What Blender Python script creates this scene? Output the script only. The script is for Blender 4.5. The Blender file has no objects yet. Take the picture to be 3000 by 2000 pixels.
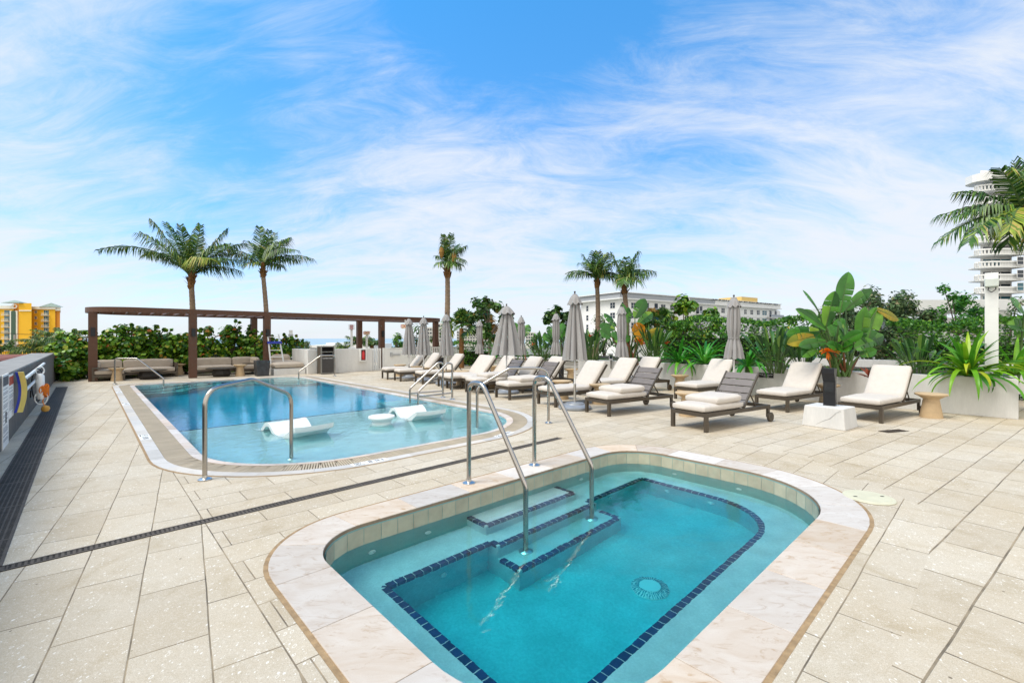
import bpy, bmesh, math, random
from mathutils import Vector, Matrix
from math import sin, cos, pi, radians as R
rnd = random.Random(11)
S = bpy.context.scene
COL = S.collection

# ------------------------------------------------------------------ camera
EYE, FPX, HY = 1.55, 1333.0, 990.0          # eye height, focal length in px of a 3000 px wide picture, horizon row
cd = bpy.data.cameras.new('camera'); cam = bpy.data.objects.new('camera', cd); COL.objects.link(cam)
cam.location = (0, 0, EYE); cam.rotation_euler = (R(90), 0, 0)
cd.sensor_width = 36; cd.sensor_fit = 'HORIZONTAL'; cd.lens = FPX / 3000 * 36
cd.shift_y = -10 / 3000; cd.clip_start = 0.05; cd.clip_end = 8000
S.camera = cam

# ------------------------------------------------------------------ light
SUN_EL, SUN_AZ = 60, 245                     # degrees; azimuth counted clockwise from +Y
S.view_settings.view_transform = 'Standard'; S.view_settings.look = 'None'
S.view_settings.exposure = 0.69; S.view_settings.gamma = 1; S.view_settings.use_curve_mapping = False
sd = bpy.data.lights.new('sun', 'SUN'); sun = bpy.data.objects.new('sun', sd); COL.objects.link(sun)
sd.energy = 2.1; sd.angle = R(30); sd.color = (1, .935, .84)
dv = Vector((sin(R(SUN_AZ)) * cos(R(SUN_EL)), cos(R(SUN_AZ)) * cos(R(SUN_EL)), sin(R(SUN_EL))))
sun.rotation_euler = dv.to_track_quat('Z', 'Y').to_euler(); sun.location = (-20, -20, 40)

world = bpy.data.worlds.new('World'); S.world = world; world.use_nodes = True
WARP, CL0, CL1 = .55, .47, .93
SKYLOW = (.66, .78, .98, 1); SKYTINT = (.16, .98, 1.24, 1); CLOUD = (4.5, 4.72, 5.05, 1); BACK = (7.5, 7.2, 6.6, 1)
LOBES = [((.04, .80, .62), .955, -.20), ((-.62, .72, .34), .95, -.14), ((-.72, .62, .46), .955, .16), ((.75, .72, .2), .9, .08), ((-.1, .95, .3), .93, .06), ((.62, .70, .52), .95, .03), ((-.35, .85, .22), .95, -.05)]
def build_world():
    nt = world.node_tree; N = nt.nodes; L = nt.links
    N.clear()
    out = N.new('ShaderNodeOutputWorld'); bg = N.new('ShaderNodeBackground'); L.new(bg.outputs[0], out.inputs[0])
    bg.inputs[1].default_value = 0.12
    sky = N.new('ShaderNodeTexSky'); sky.sky_type = 'NISHITA'; sky.sun_disc = False
    sky.sun_elevation = R(SUN_EL); sky.sun_rotation = R(SUN_AZ); sky.air_density = 1.0; sky.dust_density = 0.6; sky.ozone_density = 2.5
    hs = N.new('ShaderNodeHueSaturation'); L.new(sky.outputs[0], hs.inputs['Color']); hs.inputs['Saturation'].default_value = 1.1; hs.inputs['Value'].default_value = 1.25; hs.inputs['Hue'].default_value = 0.5
    tc = N.new('ShaderNodeTexCoord'); sx = N.new('ShaderNodeSeparateXYZ'); L.new(tc.outputs['Generated'], sx.inputs[0])
    def mth(op, a, b=None, c=None, clamp=False):
        m = N.new('ShaderNodeMath'); m.operation = op; m.use_clamp = clamp
        for i, x in enumerate((a, b, c)):
            if x is None: continue
            if isinstance(x, (int, float)): m.inputs[i].default_value = x
            else: L.new(x, m.inputs[i])
        return m.outputs[0]
    zc = mth('ADD', mth('MAXIMUM', sx.outputs[2], 0.0), 0.34)
    px = mth('DIVIDE', sx.outputs[0], zc); py = mth('DIVIDE', sx.outputs[1], zc)
    cx0 = N.new('ShaderNodeCombineXYZ'); L.new(px, cx0.inputs[0]); L.new(py, cx0.inputs[1])
    wn = N.new('ShaderNodeTexNoise'); L.new(cx0.outputs[0], wn.inputs['Vector']); wn.inputs['Scale'].default_value = .55; wn.inputs['Detail'].default_value = 3
    cx = N.new('ShaderNodeVectorMath'); cx.operation = 'MULTIPLY_ADD'; L.new(wn.outputs['Color'], cx.inputs[0]); cx.inputs[1].default_value = (WARP, WARP, 0); L.new(cx0.outputs[0], cx.inputs[2])
    def noise(rot, sc, scale, detail, rough, dist, off=(0, 0, 0)):
        mp = N.new('ShaderNodeMapping'); L.new(cx.outputs[0], mp.inputs[0])
        mp.inputs['Rotation'].default_value = (0, 0, R(rot)); mp.inputs['Scale'].default_value = sc; mp.inputs['Location'].default_value = off
        n = N.new('ShaderNodeTexNoise'); L.new(mp.outputs[0], n.inputs['Vector'])
        n.inputs['Scale'].default_value = scale; n.inputs['Detail'].default_value = detail
        n.inputs['Roughness'].default_value = rough; n.inputs['Distortion'].default_value = dist
        return n.outputs[0]
    n1 = noise(10, (0.42, 2.0, 1), 1.9, 10, 0.64, 0.5, (2.3, 1.1, 0))
    n2 = noise(-20, (0.8, 1.2, 1), 1.3, 4, 0.55, 0.4, (5.1, 7.4, 0))
    n3 = noise(-24, (0.8, 2.0, 1), 4.2, 10, 0.72, 0.9, (0.4, 3.3, 0))
    n = mth('ADD', mth('ADD', mth('MULTIPLY', n1, 0.52), mth('MULTIPLY', n2, 0.40)), mth('MULTIPLY', n3, 0.48))
    def lobe(d, c0, amt):                    # a clearer or cloudier part of the sky round one direction
        dot = N.new('ShaderNodeVectorMath'); dot.operation = 'DOT_PRODUCT'
        L.new(tc.outputs['Generated'], dot.inputs[0]); dot.inputs[1].default_value = Vector(d).normalized()
        m = N.new('ShaderNodeMapRange'); m.interpolation_type = 'SMOOTHSTEP'; L.new(dot.outputs['Value'], m.inputs[0])
        m.inputs[1].default_value = c0; m.inputs[2].default_value = 1; m.inputs[3].default_value = 0; m.inputs[4].default_value = amt
        return m.outputs[0]
    tot = mth('ADD', n, mth('MULTIPLY', mth('SUBTRACT', 0.30, sx.outputs[2]), 0.42))
    up = N.new('ShaderNodeMapRange'); up.interpolation_type = 'SMOOTHSTEP'; L.new(sx.outputs[1], up.inputs[0]); up.inputs[1].default_value = .45; up.inputs[2].default_value = -.3; up.inputs[4].default_value = .32
    tot = mth('ADD', tot, up.outputs[0])             # unseen cloud cover added behind the camera to brighten and warm the light
    for a in LOBES: tot = mth('ADD', tot, lobe(*a))
    mr = N.new('ShaderNodeMapRange'); mr.interpolation_type = 'SMOOTHSTEP'; L.new(tot, mr.inputs[0])
    mr.inputs[1].default_value = CL0; mr.inputs[2].default_value = CL1; mr.inputs[3].default_value = 0.06; mr.inputs[4].default_value = 0.96
    mx = N.new('ShaderNodeMix'); mx.data_type = 'RGBA'
    tint = N.new('ShaderNodeMix'); tint.data_type = 'RGBA'; tint.blend_type = 'MULTIPLY'; tint.inputs[0].default_value = 1; L.new(hs.outputs[0], tint.inputs[6]); 
    tz = N.new('ShaderNodeMix'); tz.data_type = 'RGBA'; L.new(mth('DIVIDE', sx.outputs[2], 0.62, clamp=True), tz.inputs[0]); tz.inputs[6].default_value = SKYLOW; tz.inputs[7].default_value = SKYTINT; L.new(tz.outputs[2], tint.inputs[7])
    L.new(mr.outputs[0], mx.inputs[0]); L.new(tint.outputs[2], mx.inputs[6]); 
    bk = N.new('ShaderNodeMapRange'); bk.interpolation_type = 'SMOOTHSTEP'; L.new(sx.outputs[1], bk.inputs[0]); bk.inputs[1].default_value = .25; bk.inputs[2].default_value = -.55
    cc = N.new('ShaderNodeMix'); cc.data_type = 'RGBA'; L.new(bk.outputs[0], cc.inputs[0]); cc.inputs[6].default_value = CLOUD; cc.inputs[7].default_value = BACK; L.new(cc.outputs[2], mx.inputs[7])  # brighter, warmer cloud colour added out of view to balance the light
    gd = N.new('ShaderNodeMix'); gd.data_type = 'RGBA'; L.new(mth('GREATER_THAN', sx.outputs[2], -0.004), gd.inputs[0]); gd.inputs[6].default_value = (1.2, 1.25, 1.2, 1); L.new(mx.outputs[2], gd.inputs[7])
    L.new(gd.outputs[2], bg.inputs[0])
build_world()

# ------------------------------------------------------------------ frames of reference
AU = math.atan2(FPX, 1430.0)                 # the pools' long axis u, seen from above
UX, UY = cos(AU), sin(AU)
A2 = math.atan2(FPX, 1863.0)                 # axis of the loungers and of the outer paving
def W(u, v, z=0.0): return Vector((u * UX - v * UY, u * UY + v * UX, z))
def G(px, py, z=0.0):                        # photo pixel to a point at height z
    Y = (EYE - z) * FPX / (py - HY); return Vector(((px - 1500) / FPX * Y, Y, z))
def at(px, Y, z=0.0): return Vector(((px - 1500) / FPX * Y, Y, z))
def zat(py, Y): return EYE + (HY - py) / FPX * Y
def touv(p): return (p[0] * UX + p[1] * UY, -p[0] * UY + p[1] * UX)

# ------------------------------------------------------------------ mesh builder
class MB:
    def __init__(s): s.v = []; s.f = []; s.mi = []; s.cur = 0
    def add(s, vs, fs):
        o = len(s.v); s.v.extend([tuple(p) for p in vs]); s.f.extend([tuple(i + o for i in f) for f in fs]); s.mi.extend([s.cur] * len(fs)); return s
    def box(s, x0, x1, y0, y1, z0, z1, M=None):
        vs = [Vector((x, y, z)) for z in (z0, z1) for y in (y0, y1) for x in (x0, x1)]
        if M is not None: vs = [M @ p for p in vs]
        return s.add(vs, [(0, 2, 3, 1), (4, 5, 7, 6), (0, 1, 5, 4), (2, 6, 7, 3), (0, 4, 6, 2), (1, 3, 7, 5)])
    def bar(s, a, b, w, h=None, up=Vector((0, 0, 1))):
        a = Vector(a); b = Vector(b); h = h or w; d = (b - a).normalized()
        sd_ = d.cross(up)
        if sd_.length < 1e-4: sd_ = d.cross(Vector((1, 0, 0)))
        sd_.normalize(); u_ = sd_.cross(d).normalized()
        vs = [p + sd_ * (i * w / 2) + u_ * (j * h / 2) for p in (a, b) for i, j in ((-1, -1), (1, -1), (1, 1), (-1, 1))]
        return s.add(vs, [(3, 2, 1, 0), (4, 5, 6, 7), (0, 1, 5, 4), (1, 2, 6, 5), (2, 3, 7, 6), (3, 0, 4, 7)])
    def tube(s, path, r, n=10, cap=True):
        path = [Vector(p) for p in path]; m = len(path); vs = []; fs = []
        rr = r if isinstance(r, (list, tuple)) else [r] * m
        t = (path[1] - path[0]).normalized(); nn = t.orthogonal().normalized()
        for i, p in enumerate(path):
            if i == 0: t = path[1] - path[0]
            elif i == m - 1: t = path[-1] - path[-2]
            else: t = (path[i + 1] - path[i]).normalized() + (path[i] - path[i - 1]).normalized()
            t.normalize(); nn = (nn - t * nn.dot(t)).normalized(); bb = t.cross(nn)
            vs += [p + (nn * cos(2 * pi * k / n) + bb * sin(2 * pi * k / n)) * rr[i] for k in range(n)]
        for i in range(m - 1):
            for k in range(n):
                a = i * n + k; b = i * n + (k + 1) % n; fs.append((a, b, b + n, a + n))
        if cap: fs.append(tuple(range(n - 1, -1, -1))); fs.append(tuple((m - 1) * n + k for k in range(n)))
        return s.add(vs, fs)
    def lathe(s, prof, n=24, c=(0, 0, 0), cap=True, fn=None):
        vs = []; fs = []; m = len(prof)
        for (r, z) in prof:
            for k in range(n):
                a = 2 * pi * k / n; q = r * (fn(a, z) if fn else 1)
                vs.append((c[0] + q * cos(a), c[1] + q * sin(a), c[2] + z))
        for i in range(m - 1):
            for k in range(n):
                a = i * n + k; b = i * n + (k + 1) % n; fs.append((a, b, b + n, a + n))
        if cap:
            fs.append(tuple(range(n - 1, -1, -1))); fs.append(tuple((m - 1) * n + k for k in range(n)))
        return s.add(vs, fs)
    def prism(s, poly, z0, z1):
        n = len(poly); vs = [(p[0], p[1], z0) for p in poly] + [(p[0], p[1], z1) for p in poly]
        fs = [tuple(range(n - 1, -1, -1)), tuple(range(n, 2 * n))] + [(i, (i + 1) % n, n + (i + 1) % n, n + i) for i in range(n)]
        return s.add(vs, fs)
    def ring(s, a, b):                       # strip between two closed loops of equal count
        n = len(a); return s.add(list(a) + list(b), [(i, (i + 1) % n, n + (i + 1) % n, n + i) for i in range(n)])
    def grid(s, rows):
        m = len(rows); n = len(rows[0]); vs = [p for r_ in rows for p in r_]
        return s.add(vs, [(i * n + k, i * n + k + 1, (i + 1) * n + k + 1, (i + 1) * n + k) for i in range(m - 1) for k in range(n - 1)])
    def build(s, name, m, parent=None, smooth=False, loc=None, rz=0, angle=40, bevel=0):
        me = bpy.data.meshes.new(name); me.from_pydata(s.v, [], s.f)
        for x in (m if isinstance(m, (list, tuple)) else [m]): me.materials.append(x)
        if isinstance(m, (list, tuple)): me.polygons.foreach_set('material_index', s.mi)
        if smooth:
            me.polygons.foreach_set('use_smooth', [True] * len(me.polygons)); me.set_sharp_from_angle(angle=R(angle))
        me.update()
        o = bpy.data.objects.new(name, me); COL.objects.link(o)
        if parent: o.parent = parent
        if loc is not None: o.location = loc
        o.rotation_euler.z = rz
        if bevel:
            b = o.modifiers.new('bevel', 'BEVEL'); b.width = bevel; b.segments = 2; b.limit_method = 'ANGLE'; b.angle_limit = R(40)
        return o

def tag(o, label=None, cat=None, group=None, kind=None):
    if label: o['label'] = label
    if cat: o['category'] = cat
    if group: o['group'] = group
    if kind: o['kind'] = kind
    return o
def thing(name, label, cat, loc=(0, 0, 0), rz=0, group=None):
    o = bpy.data.objects.new(name, None); COL.objects.link(o); o.empty_display_size = .2
    o.location = loc; o.rotation_euler.z = rz
    return tag(o, label, cat, group)
def dup(root, loc, rz, label, group=None):
    r = root.copy(); COL.objects.link(r); r.location = loc; r.rotation_euler.z = rz; r['label'] = label
    if group: r['group'] = group
    for ch in list(root.children):
        c = ch.copy(); COL.objects.link(c); c.parent = r
        for g in list(ch.children):
            d = g.copy(); COL.objects.link(d); d.parent = c
    return r
def fillet(pts, rad, n=7):
    pts = [Vector(p) for p in pts]; out = [pts[0]]
    for i in range(1, len(pts) - 1):
        a, b, c = pts[i - 1], pts[i], pts[i + 1]; rr = rad[i - 1] if isinstance(rad, (list, tuple)) else rad
        d1 = (a - b).normalized(); d2 = (c - b).normalized(); ang = d1.angle(d2)
        t = min(rr / math.tan(ang / 2), (a - b).length * .49, (c - b).length * .49)
        p1 = b + d1 * t; p2 = b + d2 * t
        for k in range(n + 1):
            f = k / n; out.append(p1.lerp(b, f).lerp(b.lerp(p2, f), f))
    out.append(pts[-1]); return out
def rrect(u0, u1, v0, v1, radii, n=14, z=0.0):   # corner order: (u0,v0), (u1,v0), (u1,v1), (u0,v1)
    out = []
    for (cu, cv, su, sv, a0), r in zip(((u0, v0, 1, 1, pi), (u1, v0, -1, 1, 1.5 * pi), (u1, v1, -1, -1, 0), (u0, v1, 1, -1, .5 * pi)), radii):
        for k in range(n + 1):
            a = a0 + .5 * pi * k / n
            out.append((cu + su * r + r * cos(a), cv + sv * r + r * sin(a)))
    return out
def dense(loop, step):                        # resample a closed uv loop
    n = len(loop); seg = []; tot = 0
    for i in range(n):
        a = Vector(loop[i]).to_2d(); b = Vector(loop[(i + 1) % n]).to_2d(); seg.append((a, b, (b - a).length)); tot += seg[-1][2]
    m = int(tot / step); st = tot / m; out = []; i = 0; acc = 0
    for k in range(m):
        d = k * st
        while d > acc + seg[i][2] and i < n - 1: acc += seg[i][2]; i += 1
        a, b, l = seg[i]; f = (d - acc) / l if l > 1e-9 else 0
        t = (b - a).normalized() if l > 1e-9 else Vector((1, 0))
        out.append((a.lerp(b, min(f, 1)), t))
    return out

# ------------------------------------------------------------------ materials
def NT(name):
    m = bpy.data.materials.new(name); m.use_nodes = True; nt = m.node_tree
    return m, nt, nt.nodes, nt.links, nt.nodes['Principled BSDF']
def mixrgb(N, L, fac, a, b, blend='MIX'):
    x = N.new('ShaderNodeMix'); x.data_type = 'RGBA'; x.blend_type = blend
    for i, q in ((0, fac), (6, a), (7, b)):
        if isinstance(q, (int, float)): x.inputs[i].default_value = q
        elif isinstance(q, (tuple, list)): x.inputs[i].default_value = (q[0], q[1], q[2], 1)
        else: L.new(q, x.inputs[i])
    return x.outputs[2]
def nmath(N, L, op, a, b=None, c=None, clamp=False):
    m = N.new('ShaderNodeMath'); m.operation = op; m.use_clamp = clamp
    for i, x in enumerate((a, b, c)):
        if x is None: continue
        if isinstance(x, (int, float)): m.inputs[i].default_value = x
        else: L.new(x, m.inputs[i])
    return m.outputs[0]
def nnoise(N, L, vec, scale, detail=4, rough=.55, dist=0):
    n = N.new('ShaderNodeTexNoise'); n.inputs['Scale'].default_value = scale; n.inputs['Detail'].default_value = detail
    n.inputs['Roughness'].default_value = rough; n.inputs['Distortion'].default_value = dist
    if vec is not None: L.new(vec, n.inputs['Vector'])
    return n.outputs[0]
def mapr(N, L, v, a, b, c=0., d=1.):
    m = N.new('ShaderNodeMapRange'); L.new(v, m.inputs[0])
    for i, x in enumerate((a, b, c, d)): m.inputs[i + 1].default_value = x
    return m.outputs[0]
def mapping(N, L, vec, sc=(1, 1, 1), rz=0, loc=(0, 0, 0)):
    m = N.new('ShaderNodeMapping'); L.new(vec, m.inputs[0]); m.inputs['Scale'].default_value = sc
    m.inputs['Rotation'].default_value = (0, 0, rz); m.inputs['Location'].default_value = loc; return m.outputs[0]
def bump(N, L, b, h, strength, dist=.01):
    x = N.new('ShaderNodeBump'); x.inputs['Strength'].default_value = strength; x.inputs['Distance'].default_value = dist
    L.new(h, x.inputs['Height']); L.new(x.outputs[0], b.inputs['Normal'])
def mat(name, col, rough=.6, metal=0., var=.12, vs=6., bmp=0., bs=60., isl=0., stretch=(1, 1, 1), fine=0., spec=.5, bd=.01):
    m, nt, N, L, b = NT(name)
    b.inputs['Roughness'].default_value = rough; b.inputs['Metallic'].default_value = metal; b.inputs['Specular IOR Level'].default_value = spec
    tc = N.new('ShaderNodeTexCoord'); vec = mapping(N, L, tc.outputs['Object'], stretch)
    n = nnoise(N, L, vec, vs, 6, .6)
    c = mixrgb(N, L, mapr(N, L, n, .3, .7), tuple(x * (1 - var) for x in col), tuple(min(1, x * (1 + var)) for x in col))
    if fine:
        n2 = nnoise(N, L, vec, vs * 18, 3, .6)
        c = mixrgb(N, L, mapr(N, L, n2, .35, .7), mixrgb(N, L, fine, c, (0, 0, 0)), c)
    if isl:
        g = N.new('ShaderNodeNewGeometry'); hv = N.new('ShaderNodeHueSaturation'); L.new(c, hv.inputs['Color'])
        L.new(mapr(N, L, g.outputs['Random Per Island'], 0, 1, 1 - isl, 1 + isl), hv.inputs['Value']); c = hv.outputs[0]
    L.new(c, b.inputs['Base Color'])
    if bmp: bump(N, L, b, nnoise(N, L, vec, bs, 4, .6), bmp, bd)
    return m
def leafmat(name, ramp, rough=.42, trans=.25, spec=.35):   # ramp: (position, colour) stops picked leaf by leaf
    m, nt, N, L, b = NT(name)
    g = N.new('ShaderNodeNewGeometry'); cr = N.new('ShaderNodeValToRGB'); L.new(g.outputs['Random Per Island'], cr.inputs[0])
    e = cr.color_ramp.elements
    while len(e) < len(ramp): e.new(.5)
    for i, (p, c) in enumerate(ramp): e[i].position = p; e[i].color = (*c, 1)
    tc = N.new('ShaderNodeTexCoord'); n = nnoise(N, L, tc.outputs['Object'], 3.5, 3, .5)
    hv = N.new('ShaderNodeHueSaturation'); L.new(cr.outputs[0], hv.inputs['Color']); L.new(mapr(N, L, n, .3, .7, .75, 1.25), hv.inputs['Value'])
    L.new(hv.outputs[0], b.inputs['Base Color']); b.inputs['Roughness'].default_value = rough; b.inputs['Specular IOR Level'].default_value = spec
    tr = N.new('ShaderNodeBsdfTranslucent'); L.new(hv.outputs[0], tr.inputs[0])
    ms = N.new('ShaderNodeMixShader'); ms.inputs[0].default_value = trans
    L.new(b.outputs[0], ms.inputs[1]); L.new(tr.outputs[0], ms.inputs[2]); L.new(ms.outputs[0], N['Material Output'].inputs[0])
    return m

def mat_paving():
    m, nt, N, L, b = NT('shell_stone_paving')
    g = N.new('ShaderNodeNewGeometry'); pos = g.outputs['Position']
    uvv = mapping(N, L, pos, rz=-AU); su = N.new('ShaderNodeSeparateXYZ'); L.new(uvv, su.inputs[0]); u, v = su.outputs[0], su.outputs[1]
    def brick(vec, w, h, off=.5, mort=.0045):
        t = N.new('ShaderNodeTexBrick'); L.new(vec, t.inputs['Vector']); t.offset = off; t.offset_frequency = 2
        t.inputs['Color1'].default_value = (0, 0, 0, 1); t.inputs['Color2'].default_value = (1, 1, 1, 1); t.inputs['Mortar'].default_value = (.5, .5, .5, 1)
        t.inputs['Scale'].default_value = 1; t.inputs['Mortar Size'].default_value = mort; t.inputs['Mortar Smooth'].default_value = .35
        t.inputs['Brick Width'].default_value = w; t.inputs['Row Height'].default_value = h; return t
    wob = N.new('ShaderNodeVectorMath'); wob.operation = 'ADD'; L.new(pos, wob.inputs[0])
    nz = N.new('ShaderNodeTexNoise'); L.new(pos, nz.inputs['Vector']); nz.inputs['Scale'].default_value = 1.3; nz.inputs['Detail'].default_value = 2
    vsub = N.new('ShaderNodeVectorMath'); vsub.operation = 'MULTIPLY_ADD'; L.new(nz.outputs['Color'], vsub.inputs[0]); vsub.inputs[1].default_value = (.016, .016, 0); vsub.inputs[2].default_value = (-.008, -.008, 0)
    L.new(vsub.outputs[0], wob.inputs[1]); wp = wob.outputs[0]
    bc = brick(mapping(N, L, wp, rz=-AU, loc=(.2, .03, 0)), .66, .33)                # course along u
    bl = brick(mapping(N, L, wp, rz=-A2 - pi / 2, loc=(.1, .1, 0)), .66, .33)        # left zone: along the second axis' normal
    br = brick(mapping(N, L, wp, rz=-A2, loc=(.25, .07, 0)), .66, .33, mort=.0065)               # right zone
    left = nmath(N, L, 'LESS_THAN', u, .72)
    right = nmath(N, L, 'MAXIMUM', nmath(N, L, 'GREATER_THAN', nmath(N, L, 'SUBTRACT', u, v), 5.15), nmath(N, L, 'MAXIMUM', nmath(N, L, 'GREATER_THAN', u, 6.95), nmath(N, L, 'LESS_THAN', v, .35)))
    def pick(o):
        c = mixrgb(N, L, right, bc.outputs[o], br.outputs[o]); return mixrgb(N, L, left, c, bl.outputs[o])
    tone, joint = pick(0), pick(1)
    seam = None
    for val, pos_, w in ((u, .72, .004),):
        seam = nmath(N, L, 'LESS_THAN', nmath(N, L, 'ABSOLUTE', nmath(N, L, 'SUBTRACT', val, pos_)), w)
    joint = nmath(N, L, 'MAXIMUM', joint, seam)
    base = mixrgb(N, L, tone, (.535, .465, .365), (.63, .56, .455))
    big = nnoise(N, L, pos, .8, 5, .6); base = mixrgb(N, L, mapr(N, L, big, .35, .7), base, mixrgb(N, L, 1., base, (.92, .86, .76), 'MULTIPLY'))
    mid = nnoise(N, L, pos, 9, 6, .7); base = mixrgb(N, L, mapr(N, L, mid, .3, .75, 0, .55), base, mixrgb(N, L, 1., base, (.82, .8, .74), 'MULTIPLY'))
    grain = nnoise(N, L, pos, 190, 4, .75); base = mixrgb(N, L, mapr(N, L, grain, .50, .68, 0, .75), base, (.27, .215, .15))
    g3 = nnoise(N, L, pos, 60, 5, .85); base = mixrgb(N, L, mapr(N, L, g3, .54, .66, 0, .55), base, (.34, .28, .20)); g4 = nnoise(N, L, pos, 43, 5, .85); base = mixrgb(N, L, mapr(N, L, g4, .55, .66, 0, .6), base, (.76, .71, .62))
    st_ = nnoise(N, L, pos, 2.3, 5, .65, .8); base = mixrgb(N, L, mapr(N, L, st_, .52, .70, 0, .7), base, mixrgb(N, L, 1., base, (.80, .755, .66), 'MULTIPLY'))
    grain2 = nnoise(N, L, pos, 150, 2, .6); base = mixrgb(N, L, mapr(N, L, grain2, .58, .7, 0, .5), base, (.75, .71, .62))
    amount = nmath(N, L, 'ADD', mapr(N, L, nnoise(N, L, pos, 1.1, 2, .5), .35, .65), nmath(N, L, 'MULTIPLY', tone, .6))
    for sc, thr, ring_ in ((44, .22, False), (80, .26, False), (30, .26, True)):
        vo = N.new('ShaderNodeTexVoronoi'); L.new(mapping(N, L, pos, (1, .62, 1), .7 + sc), vo.inputs['Vector']); vo.inputs['Scale'].default_value = sc
        vo.inputs['Randomness'].default_value = 1
        sc3 = N.new('ShaderNodeSeparateColor'); L.new(vo.outputs['Color'], sc3.inputs[0])
        keep = nmath(N, L, 'LESS_THAN', sc3.outputs[0], nmath(N, L, 'MULTIPLY', amount, .20 if not ring_ else .12))
        rr = nmath(N, L, 'MULTIPLY', sc3.outputs[1], thr); rr = nmath(N, L, 'ADD', rr, .08)
        if ring_: hit = nmath(N, L, 'LESS_THAN', nmath(N, L, 'ABSOLUTE', nmath(N, L, 'SUBTRACT', vo.outputs['Distance'], rr)), .035)
        else: hit = nmath(N, L, 'LESS_THAN', vo.outputs['Distance'], rr)
        base = mixrgb(N, L, nmath(N, L, 'MULTIPLY', nmath(N, L, 'MULTIPLY', keep, hit), .62), base, (.84, .81, .75))
    vo = N.new('ShaderNodeTexVoronoi'); L.new(pos, vo.inputs['Vector']); vo.inputs['Scale'].default_value = 9
    sc3 = N.new('ShaderNodeSeparateColor'); L.new(vo.outputs['Color'], sc3.inputs[0])
    fleck = nmath(N, L, 'MULTIPLY', nmath(N, L, 'LESS_THAN', sc3.outputs[0], .12), nmath(N, L, 'LESS_THAN', vo.outputs['Distance'], .07))
    base = mixrgb(N, L, nmath(N, L, 'MULTIPLY', fleck, .8), base, (.12, .09, .06))
    jc = mixrgb(N, L, mapr(N, L, nnoise(N, L, pos, 3, 3, .6), .35, .65), (.10, .08, .055), (.34, .265, .17))
    base = mixrgb(N, L, nmath(N, L, 'MULTIPLY', joint, .93), base, jc)
    L.new(base, b.inputs['Base Color']); b.inputs['Roughness'].default_value = .75; b.inputs['Specular IOR Level'].default_value = .3
    h = nmath(N, L, 'SUBTRACT', nmath(N, L, 'MULTIPLY', nnoise(N, L, pos, 120, 3, .6), .12), joint)
    bump(N, L, b, h, .5, .006)
    return m
def mat_water(name, sig, scale, strength, aniso=1., fine=.22):
    m, nt, N, L, b = NT(name); N.remove(b)
    gl = N.new('ShaderNodeBsdfGlass'); gl.inputs['IOR'].default_value = 1.33; gl.inputs['Roughness'].default_value = 0; gl.inputs['Color'].default_value = (1, 1, 1, 1)
    g = N.new('ShaderNodeNewGeometry'); vec = mapping(N, L, g.outputs['Position'], (1, aniso, 1), -AU)
    n1 = nnoise(N, L, vec, scale, 3, .5, .3); n2 = nnoise(N, L, vec, scale * 4.3, 2, .5)
    h = nmath(N, L, 'ADD', n1, nmath(N, L, 'MULTIPLY', n2, fine))
    bp = N.new('ShaderNodeBump'); bp.inputs['Strength'].default_value = strength; bp.inputs['Distance'].default_value = .02
    L.new(h, bp.inputs['Height']); L.new(bp.outputs[0], gl.inputs['Normal'])
    ab = N.new('ShaderNodeVolumeAbsorption'); d = max(sig) * 1.0
    ab.inputs['Color'].default_value = (1 - sig[0] / d, 1 - sig[1] / d, 1 - sig[2] / d, 1); ab.inputs['Density'].default_value = d
    o = N['Material Output']; L.new(gl.outputs[0], o.inputs[0]); L.new(ab.outputs[0], o.inputs[1])
    return m
def mat_stone(name, c1, c2, c3):             # veined limestone, tinted block by block
    m, nt, N, L, b = NT(name)
    g = N.new('ShaderNodeNewGeometry'); pos = g.outputs['Position']
    off = N.new('ShaderNodeVectorMath'); off.operation = 'ADD'; L.new(pos, off.inputs[0])
    cx = N.new('ShaderNodeCombineXYZ'); r_ = g.outputs['Random Per Island']
    L.new(nmath(N, L, 'MULTIPLY', r_, 37.), cx.inputs[0]); L.new(nmath(N, L, 'MULTIPLY', r_, 91.), cx.inputs[1]); L.new(cx.outputs[0], off.inputs[1])
    v1 = mapping(N, L, off.outputs[0], (1, 2.6, 1), .5)
    n = nnoise(N, L, v1, 2.6, 7, .62, 1.1); c = mixrgb(N, L, mapr(N, L, n, .38, .66), c1, c2)
    n2 = nnoise(N, L, v1, 5.5, 6, .7, 1.6); c = mixrgb(N, L, mapr(N, L, n2, .54, .68, 0, .85), c, c3)
    hv = N.new('ShaderNodeHueSaturation'); L.new(c, hv.inputs['Color']); L.new(mapr(N, L, r_, 0, 1, .80, 1.07), hv.inputs['Value']); L.new(mapr(N, L, nmath(N, L, 'FRACT', nmath(N, L, 'MULTIPLY', r_, 7.3)), 0, 1, .5, 1.35), hv.inputs['Saturation'])
    f = nnoise(N, L, pos, 170, 3, .6); c = mixrgb(N, L, mapr(N, L, f, .5, .75, 0, .28), hv.outputs[0], (.42, .33, .25))
    L.new(c, b.inputs['Base Color']); b.inputs['Roughness'].default_value = .62; bump(N, L, b, f, .2, .004)
    return m

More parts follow.
